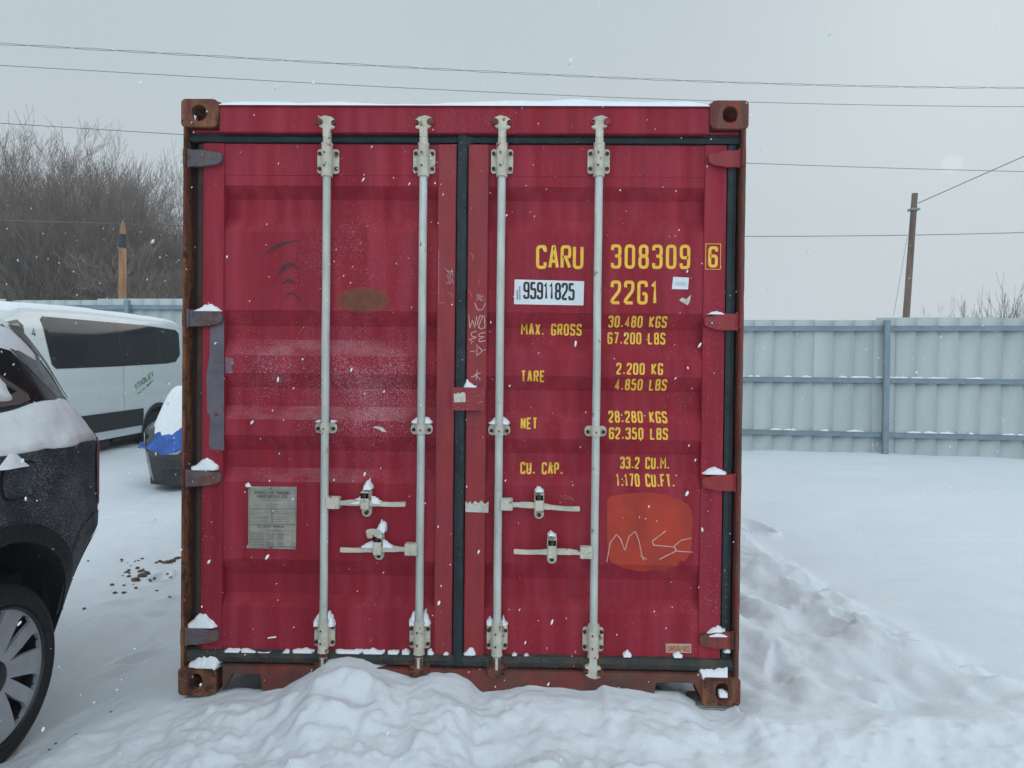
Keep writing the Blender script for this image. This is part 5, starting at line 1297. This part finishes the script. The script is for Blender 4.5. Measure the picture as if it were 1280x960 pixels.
tl = [(-95, 195, 41), (-55, 198, 36), (-22, 198, 40), (8, 196, 36), (32, 190, 43), (55, 180, 38), (84, 186, 41), (104, 168, 36), (128, 164, 39), (150, 172, 43), (168, 188, 38), (190, 214, 42), (212, 250, 45), (236, 262, 48), (60, 240, 52), (118, 250, 52), (20, 235, 55), (160, 262, 52), (200, 290, 55)]
for i, (px, py, d) in enumerate(tl):
    put_tree(protos[i % 4], 'bare_tree', px, d, ht(px, py-8, d), PH[i % 4], 'tall bare grey brown deciduous tree in the row beyond the fence on the left', GT, 'tree', i*1.7, 1.0)
for i in range(18):
    px = -90+i*19; d = 34+(i*7 % 9); py = 322+((i*37) % 40)-20
    put_tree(shr[i % 3], 'bare_shrub', px, d, ht(px, py, d), SH[i % 3], 'leafless brown shrub in the thicket under the bare trees on the left', 'leafless shrubs under the bare trees', 'shrub', i*2.1, 1.25)
m_twigs_r = M('grey_saplings', (.16, .15, .145), .9, var=.1)
m_twigf = M('haze_paled_twigs', (.26, .27, .28), .9, var=.1)  # paler than the near twigs: distance haze put into the colour
sg = tree_segs(411, 5.0, .45, .02, 3, (6, 5, 3), .35); sap = (segs_mesh('trunk', sg[0], .010), segs_mesh('crown', sg[1], .006)); sap[0].materials.append(m_twigs_r); sap[1].materials.append(m_twigs_r); SP = realh(sap)
put_tree(sap, 'bare_shrub', 1243, 20, ht(1243, 330, 20), SP, 'leafless sapling with upright branches over the fence at the far right', None, 'shrub', 1.0, .8)
put_tree(sap, 'bare_shrub', 1270, 24, ht(1270, 358, 24), SP, 'low leafless sapling over the fence at the right edge', None, 'shrub', 3.0, 1)
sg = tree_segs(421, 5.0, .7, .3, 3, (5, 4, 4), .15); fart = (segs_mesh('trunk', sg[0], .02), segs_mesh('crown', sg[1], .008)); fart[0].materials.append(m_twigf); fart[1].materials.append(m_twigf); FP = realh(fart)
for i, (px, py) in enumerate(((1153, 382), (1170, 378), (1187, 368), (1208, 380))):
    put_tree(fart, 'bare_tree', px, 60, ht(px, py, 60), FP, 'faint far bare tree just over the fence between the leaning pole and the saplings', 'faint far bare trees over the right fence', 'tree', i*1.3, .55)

# ================================================================== CLODS, FLAKES
m_clod = M('frozen_dirt', (.13, .085, .06), .95, var=.4, vs=40, bump=.5, bs=60, speck=1)
def clod(px, py, s, lab, grp):
    d = ray(px, py); p = CAM+d*((-.10-CAM[2])/d[2])
    if p[1] > 8: p = CAM+d*((.08-CAM[2])/d[2])
    bm = bmesh.new(); bmesh.ops.create_icosphere(bm, subdivisions=3, radius=1); s *= .48; sx, sy, sz = s*rng.uniform(.8, 1.4), s*rng.uniform(.7, 1.1), s*rng.uniform(.5, .8)
    for v in bm.verts:
        n_ = 1+.55*(float(vnoise(v.co.x*1.9+px, v.co.y*1.9+v.co.z*2.3, 3))-.5)+.25*(float(vnoise(v.co.x*5+px, v.co.z*5+v.co.y*4, 4))-.5); v.co = Vector((v.co.x*sx, v.co.y*sy, v.co.z*sz))*n_
    me = bpy.data.meshes.new('dirt_clod'); bm.to_mesh(me); bm.free()
    o = new_obj('dirt_clod', me, m_clod, None, True, label=lab, cat='dirt clod', group=grp); o.location = (p[0], p[1], gz(p[0], p[1])+s*.25)
for px, py, s in ((152, 692, .030), (172, 702, .035), (181, 706, .03), (161, 712, .035), (169, 718, .06), (177, 712, .055), (184, 709, .05), (155, 724, .02), (144, 733, .035), (155, 734, .035), (200, 694, .045), (208, 695, .055), (216, 693, .06),
                  (222, 690, .05), (209, 709, .02), (196, 731, .02), (212, 743, .03), (204, 741, .02), (105, 756, .025), (140, 723, .03), (110, 696, .02), (70, 930, .012), (62, 938, .01), (95, 936, .01), (139, 893, .012)):
    clod(px, py, s, 'small brown dirt clod poking through the snow between the suv and the red container', 'dirt clods poking through the snow')
for k in range(26):
    clod(rng.gauss(178, 22), rng.gauss(712, 12), rng.uniform(.012, .04), 'small brown dirt clod poking through the snow between the suv and the red container', 'dirt clods poking through the snow')
for px, py, s in ((1140, 562, .05), (1150, 563, .04), (1228, 567, .09), (1252, 566, .12), (1264, 565, .14), (1272, 566, .10), (1242, 568, .06)):
    clod(px, py, s, 'brown dirt clod in the snow at the foot of the right fence', 'dirt clods at the foot of the fence')
bm0 = bmesh.new(); bmesh.ops.create_icosphere(bm0, subdivisions=1, radius=1); bv = np.array([v.co for v in bm0.verts]); bf = np.array([[v.index for v in f_.verts] for f_ in bm0.faces]); bm0.free()
V = []; Fc = []; cnt = 0
def flake(p, s, el):
    global cnt
    q = bv*s*(1+.3*(nr.rand(len(bv), 1)-.5)); ax = np.array([.35+.3*nr.randn(), .2*nr.randn(), 1.]); ax /= np.linalg.norm(ax)
    q = q+np.outer(q@ax, ax)*(el-1); V.append(q+p); Fc.append(bf+cnt); cnt += len(bv)
for k in range(900):
    d = nr.uniform(.9, 3.0); px, py = nr.uniform(-150, 1430), nr.uniform(-100, 1060); p = at_d(px, py, d)
    if p[1] > -.06 or p[2] < .02: continue
    flake(p, nr.uniform(.0007, .0017)*(1 if nr.rand() < .9 else 1.7)*(d/2.6)**.5, nr.uniform(1, 2.6))
for k in range(1500):
    d = nr.uniform(3, 14); px, py = nr.uniform(-150, 1430), nr.uniform(-100, 700); p = at_d(px, py, d)
    if -1.3 < p[0] < 1.3 and -.1 < p[1] < 6.1: continue
    flake(p, nr.uniform(.002, .004), nr.uniform(1, 2.4))
for k in range(46):
    p = at_d(nr.uniform(0, 1280), nr.uniform(0, 960), nr.uniform(1.1, 2.6))
    if p[1] < -.1 and p[2] > .05: flake(p, nr.uniform(.0018, .0030), nr.uniform(1.6, 3.2))
V = np.concatenate(V); Fc = np.concatenate(Fc)
me = bpy.data.meshes.new('falling_snow'); me.from_pydata(V.tolist(), [], Fc.tolist())
new_obj('falling_snow', me, m_snowcap, None, True, kind='stuff', label='fine snowflakes falling through the air')

# ================================================================== HAZE (falling snow between here and the trees)
hz = bpy.data.materials.new('snow_haze'); hz.use_nodes = True; n = hz.node_tree.nodes; n.remove(n['Principled BSDF'])
pv = n.new('ShaderNodeVolumePrincipled'); pv.inputs['Color'].default_value = (.97, .985, 1, 1); pv.inputs['Density'].default_value = .0030; pv.inputs['Anisotropy'].default_value = .2
hz.node_tree.links.new(pv.outputs[0], n['Material Output'].inputs['Volume'])
MB().box(-160, 160, -120, 160, -1.6, 22).build('haze', hz, kind='stuff', label='pale air full of fine falling snow')
